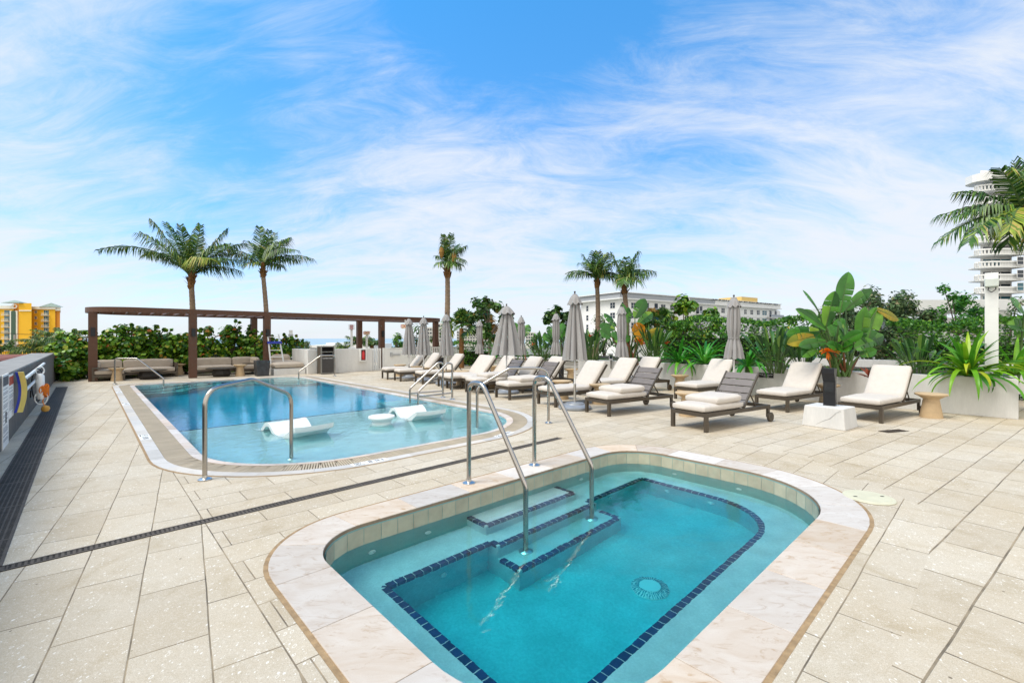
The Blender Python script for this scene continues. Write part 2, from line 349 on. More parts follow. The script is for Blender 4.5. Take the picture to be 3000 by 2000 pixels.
M = {}
M['paving'] = mat_paving()
M['stone'] = mat_stone('pink_limestone', (.66, .58, .495), (.59, .485, .385), (.45, .315, .20))
M['marble'] = mat_stone('white_marble', (.64, .60, .55), (.57, .53, .475), (.48, .42, .35))
M['inner'] = mat_stone('worn_limestone', (.66, .58, .52), (.58, .48, .40), (.36, .25, .17))
M['grout'] = mat('brown_joint', (.33, .22, .115), .9, var=.3, vs=14, bmp=.4)
M['gutter'] = mat('tan_grate_plastic', (.46, .38, .27), .6, var=.10, vs=3, isl=.08)
M['channel'] = mat('gutter_channel', (.05, .04, .03), .9)
M['plaster'] = mat('pool_plaster', (.62, .66, .66), .8, var=.13, vs=4, fine=.16, isl=0)
M['plaster_deep'] = mat('deep_pool_plaster', (.15, .68, .84), .8, var=.08, vs=2, fine=.08)
M['edge_stone'] = mat('shaded_stone_edge', (.36, .265, .18), .8, var=.25, vs=6, bmp=.3, bs=60, fine=.2)  # cut edge made browner, with the lip's shade put into its colour
M['wall_plaster'] = mat('shaded_wall_plaster', (.27, .47, .46), .8, var=.10, vs=4, fine=.1)  # shade under the coping put into the colour as a darker teal
M['floor_plaster'] = mat('spa_floor_plaster', (.24, .63, .65), .8, var=.16, vs=2.5, fine=.18)
M['linetile'] = mat('cream_waterline_tile', (.50, .46, .34), .3, var=.12, vs=8, isl=.10)
M['navy'] = mat('navy_tile', (.012, .022, .075), .18, var=.3, vs=20, isl=.35)
M['white_grout'] = mat('white_grout', (.55, .58, .56), .8)
M['steel'] = mat('brushed_steel', (.44, .41, .375), .22, 1.0, var=.06, vs=30, bmp=.05, bs=200)
M['chrome'] = mat('polished_steel', (.62, .61, .59), .3, 1.0, var=.03)
M['white_plastic'] = mat('white_moulded_plastic', (.80, .81, .80), .35, var=.02)
M['white_paint'] = mat('white_painted_metal', (.72, .72, .70), .45, var=.04)
M['stucco'] = mat('white_stucco', (.64, .63, .61), .9, var=.10, vs=1.1, bmp=.35, bs=140, fine=.06, stretch=(2.2, 2.2, .55))
M['concrete'] = mat('board_marked_concrete', (.150, .143, .133), .9, var=.34, vs=2.5, bmp=.5, bs=26, stretch=(5, 5, .6), fine=.25)
M['concrete_top'] = mat('weathered_concrete_cap', (.29, .285, .272), .9, var=.25, vs=3, bmp=.3, bs=40, fine=.15)
M['bronze'] = mat('bronze_metal', (.085, .068, .05), .42, .35, var=.12, vs=8)
M['taupe_slat'] = mat('taupe_slats', (.17, .145, .13), .5, .1, var=.10, vs=10)
M['cushion'] = mat('cream_canvas', (.60, .55, .495), .95, var=.045, vs=9, bmp=.30, bs=240, fine=.06, spec=.1)
M['sofa_fabric'] = mat('beige_canvas', (.45, .385, .315), .95, var=.06, vs=8, bmp=.3, bs=160, fine=.10, spec=.1)
M['canopy'] = mat('grey_canvas', (.31, .30, .295), .9, var=.08, vs=5, bmp=.15, bs=120, spec=.1, stretch=(1, 1, .25))
M['pole'] = mat('white_pole', (.68, .67, .66), .35, var=.03)
M['resin'] = mat('grey_resin', (.25, .27, .30), .35, var=.15, vs=5)
M['sand'] = mat('sand_concrete', (.56, .41, .245), .8, var=.10, vs=7, bmp=.3, bs=160, fine=.12)
M['black'] = mat('black_powder_coat', (.012, .013, .016), .4, .2, var=.2)
M['rust'] = mat('brown_powder_coat', (.092, .037, .017), .5, .1, var=.14, vs=12, bmp=.1, bs=300)
M['wicker'] = mat('dark_wicker', (.02, .016, .014), .5, var=.4, vs=40, bmp=.8, bs=70)
M['pot'] = mat('dark_glazed_pot', (.035, .037, .042), .45, var=.5, vs=6)
M['drain'] = mat('grey_drain_metal', (.115, .098, .083), .75, 0, var=.25, vs=8, spec=.2)
M['drain2'] = mat('light_drain_metal', (.20, .195, .185), .5, .2, var=.15, vs=8)
M['dark'] = mat('dark_void', (.006, .006, .006), .9)
M['soil'] = mat('dark_soil', (.035, .024, .016), .95, var=.4, vs=12, bmp=.8, bs=30)
M['bark'] = mat('tree_bark', (.11, .085, .065), .9, var=.35, vs=9, bmp=.8, bs=30)
M['palm_bark'] = mat('palm_bark', (.24, .17, .115), .9, var=.35, vs=5, bmp=.8, bs=14, stretch=(1, 1, 6))
M['palm_fibre'] = mat('palm_fibre', (.20, .095, .03), .9, var=.4, vs=10, bmp=.8, bs=30)
M['glass'] = mat('dark_window_glass', (.02, .03, .045), .08, var=.3, vs=.4)
M['glass_teal'] = mat('teal_window_glass', (.03, .12, .16), .1, var=.4, vs=.3)
M['bwhite'] = mat('white_building_paint', (.80, .79, .765), .85, var=.04, vs=.4)
M['bgrey'] = mat('grey_fascia', (.36, .375, .40), .8, var=.05, vs=.4)
M['red'] = mat('red_enamel', (.50, .02, .02), .4)
M['blue'] = mat('blue_enamel', (.012, .03, .32), .5)
M['orange'] = mat('orange_rope', (.75, .20, .015), .8, bmp=.6, bs=60)
M['yellow'] = mat('yellow_brush', (.70, .55, .15), .9, bmp=.8, bs=200)
M['ivory'] = mat('ivory_plastic', (.58, .55, .40), .6, var=.08)
M['alu'] = mat('aluminium', (.55, .56, .58), .35, .7, var=.05)
M['ink'] = mat('black_ink', (.012, .012, .014), .7)
M['signwhite'] = mat('white_lettering', (.8, .8, .78), .6)
# foliage
M['seagrape'] = leafmat('seagrape_leaf', [(0, (.022, .075, .012)), (.3, (.055, .165, .018)), (.6, (.13, .29, .022)), (.88, (.28, .44, .035)), (.965, (.42, .40, .05)), (1, (.50, .10, .03))], .35)
M['seagrape_dark'] = leafmat('dark_seagrape_leaf', [(0, (0.018, 0.056, 0.012)), (.5, (0.042, 0.114, 0.018)), (.85, (0.096, 0.193, 0.025)), (1, (0.210, 0.158, 0.035))], .4)
M['clusia'] = leafmat('hedge_leaf', [(0, (0.018, 0.074, 0.011)), (.5, (0.052, 0.184, 0.016)), (.85, (0.114, 0.306, 0.023)), (1, (0.210, 0.385, 0.035))], .4)
M['olive'] = leafmat('silver_tree_leaf', [(0, (0.032, 0.070, 0.025)), (.5, (0.079, 0.149, 0.052)), (.85, (0.175, 0.263, 0.105)), (1, (0.280, 0.210, 0.123))], .5)
M['bright'] = leafmat('young_tree_leaf', [(0, (0.018, 0.096, 0.014)), (.5, (0.052, 0.228, 0.021)), (1, (0.131, 0.385, 0.035))], .4)
M['palm'] = leafmat('palm_leaflet', [(0, (0.013, 0.045, 0.010)), (.4, (0.037, 0.106, 0.016)), (.75, (0.094, 0.194, 0.027)), (.93, (0.250, 0.338, 0.050)), (1, (0.475, 0.338, 0.112))], .38, .18)
M['palm_yel'] = leafmat('yellowing_palm_leaflet', [(0, (0.140, 0.228, 0.026)), (.6, (0.333, 0.420, 0.044)), (1, (0.525, 0.385, 0.105))], .45, .3)
M['dead'] = leafmat('dry_palm_leaf', [(0, (.20, .10, .03)), (.6, (.36, .20, .05)), (1, (.45, .32, .10))], .8, .2)
M['bop'] = leafmat('paddle_leaf', [(0, (0.018, 0.089, 0.012)), (.5, (0.044, 0.186, 0.018)), (.85, (0.097, 0.283, 0.027)), (1, (0.224, 0.372, 0.030))], .33, .22, .5)
M['bop_yel'] = leafmat('yellowing_paddle_leaf', [(0, (.20, .24, .02)), (1, (.42, .28, .02))], .4, .3)
M['bop_orange'] = leafmat('orange_paddle_leaf', [(0, (.55, .19, .012)), (1, (.62, .30, .02))], .4, .3)
M['strel'] = leafmat('strelitzia_leaf', [(0, (0.018, 0.060, 0.018)), (.5, (0.042, 0.123, 0.025)), (.85, (0.096, 0.219, 0.032)), (1, (0.175, 0.298, 0.052))], .38, .18)
M['crinum'] = leafmat('crinum_leaf', [(0, (0.037, 0.170, 0.013)), (.5, (0.094, 0.315, 0.015)), (.8, (0.215, 0.428, 0.018)), (1, (0.479, 0.504, 0.025))], .33, .28)
M['crinum_g'] = leafmat('green_crinum_leaf', [(0, (0.022, 0.149, 0.015)), (.6, (0.052, 0.297, 0.021)), (1, (0.149, 0.446, 0.030))], .33, .25)
M['grass'] = leafmat('border_grass', [(0, (0.021, 0.079, 0.014)), (.6, (0.061, 0.193, 0.021)), (1, (0.193, 0.333, 0.035))], .5)
M['flower'] = leafmat('orange_petal', [(0, (.75, .16, .008)), (1, (.80, .28, .01))], .5, .3)
M['redflower'] = leafmat('red_petal', [(0, (.45, .03, .012)), (1, (.65, .10, .015))], .5, .3)
M['stem'] = mat('green_stem', (.055, .11, .02), .5, var=.3, vs=10)
M['stem_red'] = mat('reddish_stem', (.16, .06, .02), .5, var=.4, vs=6)

def text_mesh(body, size, material, name, loc, ux, uy, parent=None, depth=.001, align='CENTER'):
    c = bpy.data.curves.new('lettering', 'FONT'); c.body = body; c.size = size; c.align_x = align; c.align_y = 'CENTER'; c.extrude = depth; c.resolution_u = 3
    t = bpy.data.objects.new('lettering', c); COL.objects.link(t)
    bpy.context.view_layer.update(); dg = bpy.context.evaluated_depsgraph_get(); me = bpy.data.meshes.new_from_object(t.evaluated_get(dg))
    bpy.data.objects.remove(t); bpy.data.curves.remove(c)
    ux = Vector(ux).normalized(); uy = Vector(uy).normalized(); uz = ux.cross(uy)
    mm = Matrix((ux, uy, uz)).transposed().to_4x4(); mm.translation = Vector(loc); me.transform(mm)
    me.materials.clear(); me.materials.append(material); me.update()
    o = bpy.data.objects.new(name, me); COL.objects.link(o)
    if parent: o.parent = parent
    return o

def chain(o):
    m = Matrix.Identity(4)
    while o is not None: m = o.matrix_basis @ m; o = o.parent
    return m
def wpart(mb, name, m, parent, **k):         # a part whose vertices were written in world coordinates
    inv = chain(parent).inverted(); mb.v = [tuple(inv @ Vector(p)) for p in mb.v]
    return mb.build(name, m, parent, **k)
def wthing(mb, name, m, label, cat, base=None, group=None, **k):   # one-mesh thing written in world coordinates
    if base is None:
        n = len(mb.v); base = (sum(p[0] for p in mb.v) / n, sum(p[1] for p in mb.v) / n, min(p[2] for p in mb.v))
    b = Vector(base); mb.v = [tuple(Vector(p) - b) for p in mb.v]
    return tag(mb.build(name, m, loc=b, **k), label, cat, group)
def struct(mb, name, m, **k): return tag(mb.build(name, m, **k), kind='structure')
def W3(loop, z): return [W(p[0], p[1], z) for p in loop]

# ------------------------------------------------------------------ ground, sea, podium, deck
GZ = -7.0
g = MB(); g.add([(-900, -300, GZ), (900, -300, GZ), (900, 420, GZ), (-900, 420, GZ)], [(0, 1, 2, 3)])
struct(g, 'ground', mat('town_ground', (.22, .22, .18), .95, var=.4, vs=.05))
g = MB(); g.add([(-4500, 420, GZ - .3), (4500, 420, GZ - .3), (4500, 6500, GZ - .3), (-4500, 6500, GZ - .3)], [(0, 1, 2, 3)])
struct(g, 'sea', mat('pale_sea', (.30, .42, .48), .35, var=.1, vs=.02))

PO = (.55, 6.75, 5.23, 20.15); PR = (2.1, 2.2, 1.3, .9)
SO = (.83, 6.0, .70, 4.0); SR = (1.15, 1.4, .95, .85)
def off(b, r, d): return rrect(b[0] + d, b[1] - d, b[2] + d, b[3] - d, [max(.06, q - d) for q in r])
DECK = [(-1.45, -9), (22, -9), (22, 27), (-1.45, 27)]
def holed(outer, holes, z):
    bm = bmesh.new(); es = []
    for lp in [outer] + holes:
        vs = [bm.verts.new(W(p[0], p[1], z)) for p in lp]
        es += [bm.edges.new((vs[i], vs[(i + 1) % len(vs)])) for i in range(len(vs))]
    bmesh.ops.triangle_fill(bm, use_beauty=True, use_dissolve=False, edges=es)
    for f in bm.faces:
        if f.normal.z < 0: f.normal_flip()
    return bm
bm = holed(DECK, [off(PO, PR, 0), off(SO, SR, 0)], 0)
me = bpy.data.meshes.new('deck'); bm.to_mesh(me); bm.free(); me.materials.append(M['paving'])
deck = bpy.data.objects.new('deck', me); COL.objects.link(deck); tag(deck, kind='structure')
g = MB(); n = 4; dk = [W(p[0], p[1], -.02) for p in DECK]; dl = [W(p[0], p[1], GZ) for p in DECK]
g.add(dk + dl, [(i, 4 + i, 4 + (i + 1) % 4, (i + 1) % 4) for i in range(4)])
struct(g, 'podium', M['stucco'])

def band(mb, b, r, d0, d1, z0, z1, step, gap, drop=0):   # stones or slabs of even length laid round a loop
    o = off(b, r, d0); i = off(b, r, d1); n = len(o)
    L_ = [0]
    for k in range(n): L_.append(L_[-1] + (Vector(o[(k + 1) % n]) - Vector(o[k])).length)
    tot = L_[-1]; cnt = max(1, round(tot / step)); st = tot / cnt
    def samp(lp, d):
        d %= tot; k = 0
        while k < n - 1 and L_[k + 1] < d: k += 1
        f = (d - L_[k]) / max(1e-9, L_[k + 1] - L_[k]); return Vector(lp[k]).lerp(Vector(lp[(k + 1) % n]), f)
    for c in range(cnt):
        a = c * st + gap / 2; e = (c + 1) * st - gap / 2
        ds = [a] + [x for x in L_[1:-1] if a + .004 < x < e - .004] + [e]
        if len(ds) == 2 and e - a > .3: ds = [a, (a + e) / 2, e]
        P = [samp(o, d) for d in ds]; Q = [samp(i, d) for d in ds]; m = len(ds); vs = []
        for k in range(m):
            p, q = P[k], Q[k]
            vs += [W(p.x, p.y, z0), W(q.x, q.y, z1), W(q.x, q.y, z1 - drop), W(p.x, p.y, z0 - drop)]
        if drop: fs = [(4 * k + j, 4 * k + (j + 1) % 4, 4 * k + 4 + (j + 1) % 4, 4 * k + 4 + j) for k in range(m - 1) for j in range(4)] + [(0, 3, 2, 1), tuple(4 * (m - 1) + j for j in range(4))]
        else: fs = [(4 * k, 4 * k + 1, 4 * k + 5, 4 * k + 4) for k in range(m - 1)]
        mb.add(vs, [tuple(reversed(f)) for f in fs])
def loopring(mb, b, r, d0, z0, d1, z1): mb.ring(W3(off(b, r, d0), z0), W3(off(b, r, d1), z1))
GROUT = None
def tiles(mb, pts, z, w=.055, h=.05, step=.080, gap=.008):
    for a, b in zip(pts[:-1], pts[1:]):
        a = Vector(a); b = Vector(b); l = (b - a).length; k = max(1, round(l / step)); t = (b - a) / k
        if l < 1e-4: continue
        tt = t.normalized(); nn = Vector((-tt.y, tt.x))
        for i in range(k):
            p = a + t * i + tt * gap / 2; q = a + t * (i + 1) - tt * gap / 2
            c = [p - nn * w / 2, q - nn * w / 2, q + nn * w / 2, p + nn * w / 2]
            mb.prism([tuple(W(x.x, x.y))[:2] for x in c], z - h, z + .004)
        if GROUT is not None:
            c = [a - nn * (w / 2 - .003), b - nn * (w / 2 - .003), b + nn * (w / 2 - .003), a + nn * (w / 2 - .003)]; GROUT.prism([tuple(W(x.x, x.y))[:2] for x in c], z - h + .004, z + .001)
def arc(cu, cv, r, a0, a1, n=8): return [(cu + r * cos(R(a0 + (a1 - a0) * k / n)), cv + r * sin(R(a0 + (a1 - a0) * k / n))) for k in range(n + 1)]

# ------------------------------------------------------------------ spa
WS = -.165
sp = MB(); loopring(sp, SO, SR, 0, .001, .03, .001); struct(sp, 'spa_joint', M['grout'])
sp = MB(); band(sp, SO, SR, .03, .375, .006, .006, .62, .004, .05); struct(sp, 'spa_coping', M['stone'], bevel=.006)
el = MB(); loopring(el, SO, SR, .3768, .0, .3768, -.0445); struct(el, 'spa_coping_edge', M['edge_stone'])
basin = MB()
inn = off(SO, SR, .385); nI = len(inn)
well = rrect(1.62, 5.33, 1.52, 3.22, (.12, .75, .12, .12))
ZB, ZF = WS - .37, WS - .92
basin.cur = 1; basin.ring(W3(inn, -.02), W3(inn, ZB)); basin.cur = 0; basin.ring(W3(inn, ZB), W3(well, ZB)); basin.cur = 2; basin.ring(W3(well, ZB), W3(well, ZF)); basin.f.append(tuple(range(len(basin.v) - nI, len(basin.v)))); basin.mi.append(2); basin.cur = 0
def ubox(mb, u0, u1, v0, v1, z0, z1): mb.prism([tuple(W(u, v))[:2] for u, v in ((u0, v0), (u1, v0), (u1, v1), (u0, v1))], z0, z1)
ubox(basin, 2.76, 4.10, 3.32, 3.70, ZB - .05, WS - .17)
ubox(basin, 2.70, 4.16, 3.08, 3.30, ZF - .01, ZB + .002)
ubox(basin, 2.70, 4.22, 2.80, 3.10, ZF - .012, WS - .60)
spa = tag(basin.build('spa_basin', [M['plaster'], M['wall_plaster'], M['floor_plaster']]), kind='structure')
lt = MB(); band(lt, SO, SR, .382, .3821, -.0435, -.16, .155, .004)
lt = MB()
for (p, t), (q, t2) in zip(dense(inn, .155), dense(inn, .155)[1:] + dense(inn, .155)[:1]):
    d = (q - p).normalized(); nn = Vector((-d.y, d.x)) * .004; a = p + d * .0025 + nn; b = q - d * .0025 + nn
    lt.add([W(a.x, a.y, -.030), W(b.x, b.y, -.030), W(b.x, b.y, -.172), W(a.x, a.y, -.172)], [(0, 1, 2, 3)])
lt.build('waterline_tile', M['linetile'], spa)
tr = MB(); e = .024; GROUT = MB()
bench = [(2.70, 3.22 - e)] + [(1.62 + e + .02, 3.22 - e), (1.62 + e, 3.2 - e), (1.62 + e, 1.66)] + arc(1.76, 1.66, .14 - e, 180, 270, 3) + [(4.5, 1.52 + e)] + arc(4.58, 2.27, .75 - e, 270, 360, 9) + [(5.33 - e, 3.2 - e), (5.31 - e, 3.22 - e), (4.16, 3.22 - e)]
tiles(tr, bench, ZB)
tiles(tr, [(2.70 + e, 3.2), (2.70 + e, 3.08 + e), (4.16 - e, 3.08 + e), (4.16 - e, 3.2)], ZB + .003)
tiles(tr, [(2.76 + e, 3.62), (2.76 + e, 3.32 + e), (4.10 - e, 3.32 + e), (4.10 - e, 3.62)], WS - .168)
tiles(tr, [(2.70 + e, 3.06), (2.70 + e, 2.80 + e), (4.22 - e, 2.80 + e), (4.22 - e, 3.06)], WS - .598)
tr.build('edge_tile', M['navy'], spa); GROUT.build('tile_grout', M['white_grout'], spa); GROUT = None
def disc(mb, c, n, r, d=.012, k=16, hole=.45):
    n = Vector(n).normalized(); a = n.orthogonal().normalized(); b = n.cross(a); c = Vector(c)
    for r0, z0 in ((r, 0),):
        prof = [(r, 0), (r, d), (r * .8, d * 1.5), (r * hole, d * 1.4), (r * hole * .9, d * .3), (0.001, d * .3)]
        vs = [c + a * (q * cos(2 * pi * j / k)) + b * (q * sin(2 * pi * j / k)) + n * z for q, z in prof for j in range(k)]
        mb.add(vs, [(i * k + j, i * k + (j + 1) % k, (i + 1) * k + (j + 1) % k, (i + 1) * k + j) for i in range(len(prof) - 1) for j in range(k)])
def udir(u, v): return W(u, v, 0)
for (u, v, z, du, dv_) in ((1.75, 3.612, WS - .2, 0, -1), (2.3, 3.612, WS - .2, 0, -1), (4.55, 3.612, WS - .2, 0, -1), (5.612, 2.9, WS - .2, -1, 0), (5.612, 2.1, WS - .2, -1, 0), (1.218, 2.6, WS - .2, 1, 0),
                           (2.2, 3.216, WS - .62, 0, -1), (4.6, 3.216, WS - .62, 0, -1), (5.326, 2.85, WS - .62, -1, 0), (5.326, 2.3, WS - .62, -1, 0)):
    j = MB(); disc(j, W(u, v, z), udir(du, dv_), .032); j.build('jet_nozzle', M['white_plastic'], spa, smooth=True)
md = MB(); c = W(3.53, 2.05, ZF)
md.lathe([(.155, 0), (.155, .012), (.13, .03), (.085, .045), (.085, .05), (.0, .052)], 32, c, cap=False)
md = md.build('main_drain', M['white_plastic'], spa, smooth=True)
fb = MB()
for k in range(40):
    a = 2 * pi * k / 40; d = Vector((cos(a), sin(a), 0)); fb.bar(c + d * .09 + Vector((0, 0, .046)), c + d * .152 + Vector((0, 0, .016)), .008, .012)
fb.build('drain_slot', mat('drain_slot_grey', (.16, .30, .36), .6), md)
water = MB(); o2 = off(SO, SR, .37); a = W3(o2, WS); b = W3(o2, ZF - .05); k = len(a)
water.v = [tuple(p) for p in a + b]; water.f = [tuple(range(k)), tuple(range(2 * k - 1, k - 1, -1))] + [(i, k + i, k + (i + 1) % k, (i + 1) % k) for i in range(k)]; water.mi = [0] * len(water.f)
struct(water, 'spa_water', mat_water('spa_water', (1.25, .13, .085), 5.0, .15, 1., .10))

# ------------------------------------------------------------------ main pool
WP = -.03
pj = MB(); loopring(pj, PO, PR, 0, .001, .028, .001); struct(pj, 'pool_joint', M['grout'])
pc = MB(); band(pc, PO, PR, .028, .17, .006, .006, .62, .003, .03); pc_ = MB(); band(pc_, PO, PR, .44, .56, .006, -.004, .45, .003, .03)
struct(pc, 'pool_coping', M['marble']); struct(pc_, 'pool_edge', M['inner'])
ch = MB(); loopring(ch, PO, PR, .165, -.06, .445, -.06); loopring(ch, PO, PR, .168, .0, .168, -.06); loopring(ch, PO, PR, .442, -.06, .442, .0)
struct(ch, 'gutter_channel', M['channel'])
gr = MB(); o = dense(off(PO, PR, .175), .030); 
inner_g = off(PO, PR, .435)
import bisect
def nearest_inner(p, t):
    nn = Vector((-t.y, t.x)); return p + nn * .262
for (p, t) in o:
    q = nearest_inner(p, t); w = .0095
    a, b, c_, d = p - t * w, p + t * w, q + t * w, q - t * w
    gr.prism([tuple(W(x.x, x.y))[:2] for x in (a, b, c_, d)], -.03, .002)
for dd in (.225, .385): loopring(gr, PO, PR, dd, -.012, dd + .012, -.012)
struct(gr, 'gutter_grate', M['gutter'])
DF = -1.35; SHELF = WP - .22
pi_ = off(PO, PR, .555); pb = MB()
pb.ring(W3(pi_, -.008), W3(pi_, DF)); pb.f.append(tuple(range(len(pi_), 2 * len(pi_)))); pb.mi.append(0)
pool = tag(pb.build('pool_basin', [M['plaster_deep']]), kind='structure')
sh = MB(); VL = 9.75; near = [p for p in pi_ if p[1] < VL - .5]
near = [(pi_[0][0], VL)] + [p for p in pi_[:30]] + [(PO[1] - .555, VL)]
near = [p for p in near if p[1] <= VL]
sh.prism([tuple(W(*p))[:2] for p in near], DF - .02, SHELF); sh.build('sun_shelf', M['plaster'], pool)
t2 = MB(); tiles(t2, [(PO[0] + .57, VL - .02), (PO[1] - .57, VL - .02)], SHELF, .07, .06, .09); t2.build('edge_tile', M['navy'], pool)
for cu, cv, sg in ((PO[0] + .555, PO[3] - .555, 1), (PO[1] - .555, PO[3] - .555, -1)):
    stp = MB(); ed = MB()
    for r, z in ((2.5, -.62), (1.95, -.43), (1.4, -.24)):
        pts = [(cu, cv)] + [(cu + sg * (r * (1 + .10 * sin(6 * a))) * cos(a), cv - (r * (1 + .10 * sin(6 * a))) * sin(a)) for a in [pi / 2 * k / 18 for k in range(19)]]
        if sg < 0: pts = pts[::-1]
        pts = pts[::-1] if sg > 0 else pts[::-1]
        stp.prism([tuple(W(*p))[:2] for p in pts], DF, WP + z)
        tiles(ed, [(cu + sg * (r * (1 + .10 * sin(6 * a)) - .03) * cos(a), cv - (r * (1 + .10 * sin(6 * a)) - .03) * sin(a)) for a in [pi / 2 * k / 18 for k in range(19)]], WP + z, .06, .05, .2, .004)
    s_ = stp.build('pool_steps', M['plaster'], pool); ed.build('edge_tile', M['navy'], s_)
lst = MB(); ubox(lst, PO[1] - 1.35, PO[1] - .556, 9.76, 10.9, DF, WP - .5); lst.build('pool_steps', M['plaster'], pool)
water = MB(); o2 = off(PO, PR, .545); a = W3(o2, WP); b = W3(o2, DF - .05); k = len(a)
water.v = [tuple(p) for p in a + b]; water.f = [tuple(range(k)), tuple(range(2 * k - 1, k - 1, -1))] + [(i, k + i, k + (i + 1) % k, (i + 1) % k) for i in range(k)]; water.mi = [0] * len(water.f)
struct(water, 'pool_water', mat_water('pool_water', (1.25, .105, .045), 8.5, .19, .6))

# depth markers set in the white edging
def marker(u, v, ang, txt):
    c = W(u, v, .0072); ux = Vector((cos(ang), sin(ang), 0)); uy = Vector((-sin(ang), cos(ang), 0))
    t = thing('depth_marker', '', 'depth marker', c, 0)
    b = MB(); q = [c + ux * i + uy * j for i, j in ((-.23, -.066), (.23, -.066), (.23, .066), (-.23, .066))]
    b.add(q, [(0, 1, 2, 3)]); wpart(b, 'tile', M['signwhite'], t)
    o_ = text_mesh(txt, .115, M['ink'], 'lettering', ux * .085 + Vector((0, 0, .0012)), ux, uy, t, .0004)
    rb = MB(); cc = c - ux * .15 + Vector((0, 0, .0012)) + uy * .014
    for k in range(20):
        a0, a1 = 2 * pi * k / 20, 2 * pi * (k + 1) / 20
        rb.add([cc + (ux * cos(x) + uy * sin(x)) * r for x, r in ((a0, .042), (a1, .042), (a1, .034), (a0, .034))], [(3, 2, 1, 0)])
    d = (ux + uy).normalized(); e_ = Vector((-d.y, d.x, 0))
    rb.add([cc - d * .036 - e_ * .004, cc + d * .036 - e_ * .004, cc + d * .036 + e_ * .004, cc - d * .036 + e_ * .004], [(0, 1, 2, 3)])
    rb.add([cc - ux * .03 - uy * .008, cc + ux * .01 - uy * .012, cc + ux * .012 - uy * .004, cc - ux * .01 + uy * .006], [(0, 1, 2, 3)])
    wpart(rb, 'no_diving_symbol', M['ink'], t)
    text_mesh('NO DIVING', .026, M['ink'], 'lettering', -ux * .15 - uy * .046 + Vector((0, 0, .0012)), ux, uy, t, .0004)
    return t
w0 = .10
uvm = touv(G(1052, 1362)); uvn = touv(G(1462, 1275))
for i, (u, v, an, tx, lab) in enumerate((
        (uvm[0] + .15, PO[2] + w0 + .03, AU, '8 IN', 'white 8 IN depth marker with no diving symbol beside the near gutter'),
        (uvn[0] + .1, PO[2] + w0 + .10, AU + R(18), '8 IN', '8 IN depth marker behind the first handrail near the rounded pool corner'),
        (PO[0] + w0, 9.1, AU - pi / 2, '8 IN', 'depth marker on the left pool edge nearest the camera'),
        (PO[0] + w0, 14.0, AU - pi / 2, '4 FT', 'depth marker midway along the left pool edge'),
        (PO[0] + w0, 17.2, AU - pi / 2, '3 FT', 'depth marker on the left pool edge near the far handrail'),
        (PO[1] - w0, 10.6, AU + pi / 2, '4 FT', 'depth marker on the right pool edge beside the paired handrails'))):
    m_ = marker(u, v, an, tx); m_['label'] = lab; m_['group'] = 'depth markers set in the pool edge'

# ------------------------------------------------------------------ drains and covers in the deck
def grate(name, label, p, q, w, m, rows, pitch, fr=True):
    p = Vector((*p, 0)); q = Vector((*q, 0)); d = (q - p).normalized(); nn = Vector((-d.y, d.x, 0)); Ln = (q - p).length
    t = thing(name, label, 'drain', W(p.x, p.y, 0), 0)
    b = MB(); X = lambda s, o_, z: W((p + d * s + nn * o_).x, (p + d * s + nn * o_).y, z)
    b.add([X(0, -w / 2, .002), X(Ln, -w / 2, .002), X(Ln, w / 2, .002), X(0, w / 2, .002)], [(0, 1, 2, 3)]); wpart(b, 'channel', M['dark'], t)
    b = MB()
    for s in (-1, 1):
        b.add([X(0, s * w / 2, .006), X(Ln, s * w / 2, .006), X(Ln, s * (w / 2 - .02), .006), X(0, s * (w / 2 - .02), .006)], [(0, 1, 2, 3) if s < 0 else (3, 2, 1, 0)])
    rw = (w - .04) / rows
    for r in range(1, rows):
        o_ = -w / 2 + .02 + rw * r; b.add([X(0, o_ - rw * .18, .005), X(Ln, o_ - rw * .18, .005), X(Ln, o_ + rw * .18, .005), X(0, o_ + rw * .18, .005)], [(0, 1, 2, 3)])
    k = int(Ln / pitch)
    for i in range(k):
        s = i * pitch
        wd = pitch * .55 if i % 33 else pitch * 1.2
        b.add([X(s, -w / 2 + .018, .0045), X(s + wd, -w / 2 + .018, .0045), X(s + wd, w / 2 - .018, .0045), X(s, w / 2 - .018, .0045)], [(0, 1, 2, 3)])
    wpart(b, 'grate', m, t); return t
grate('trench_drain', 'long narrow slotted drain across the deck between pool and spa', (-.44, 4.57), (5.36, 4.66), .105, M['drain'], 3, .030)
grate('trench_drain', 'wide dark grated drain running beside the grey wall', (-.56, 4.2), (-.60, 20.3), .27, M['drain'], 7, .030)
grate('floor_drain', 'small brown grated drain beside the white lamp plinth', (9.60, 1.32), (10.05, 1.10), .16, mat('rusty_grate', (.07, .045, .025), .8, var=.5, vs=20), 2, .05)
sk = thing('skimmer_lid', 'round cream skimmer lid on the deck at the spa corner', 'cover', W(5.55, .87, .004), 0)
b = MB(); b.lathe([(.0, .010), (.17, .010), (.18, .006), (.205, .006), (.21, 0)], 40, (0, 0, 0), cap=False); b.build('lid', M['ivory'], sk, smooth=True, angle=20)
for s in (-1, 1):
    b = MB(); b.box(s * .13 - .016, s * .13 + .016, -.009, .009, .0102, .0115); b.build('finger_slot', M['dark'], sk)

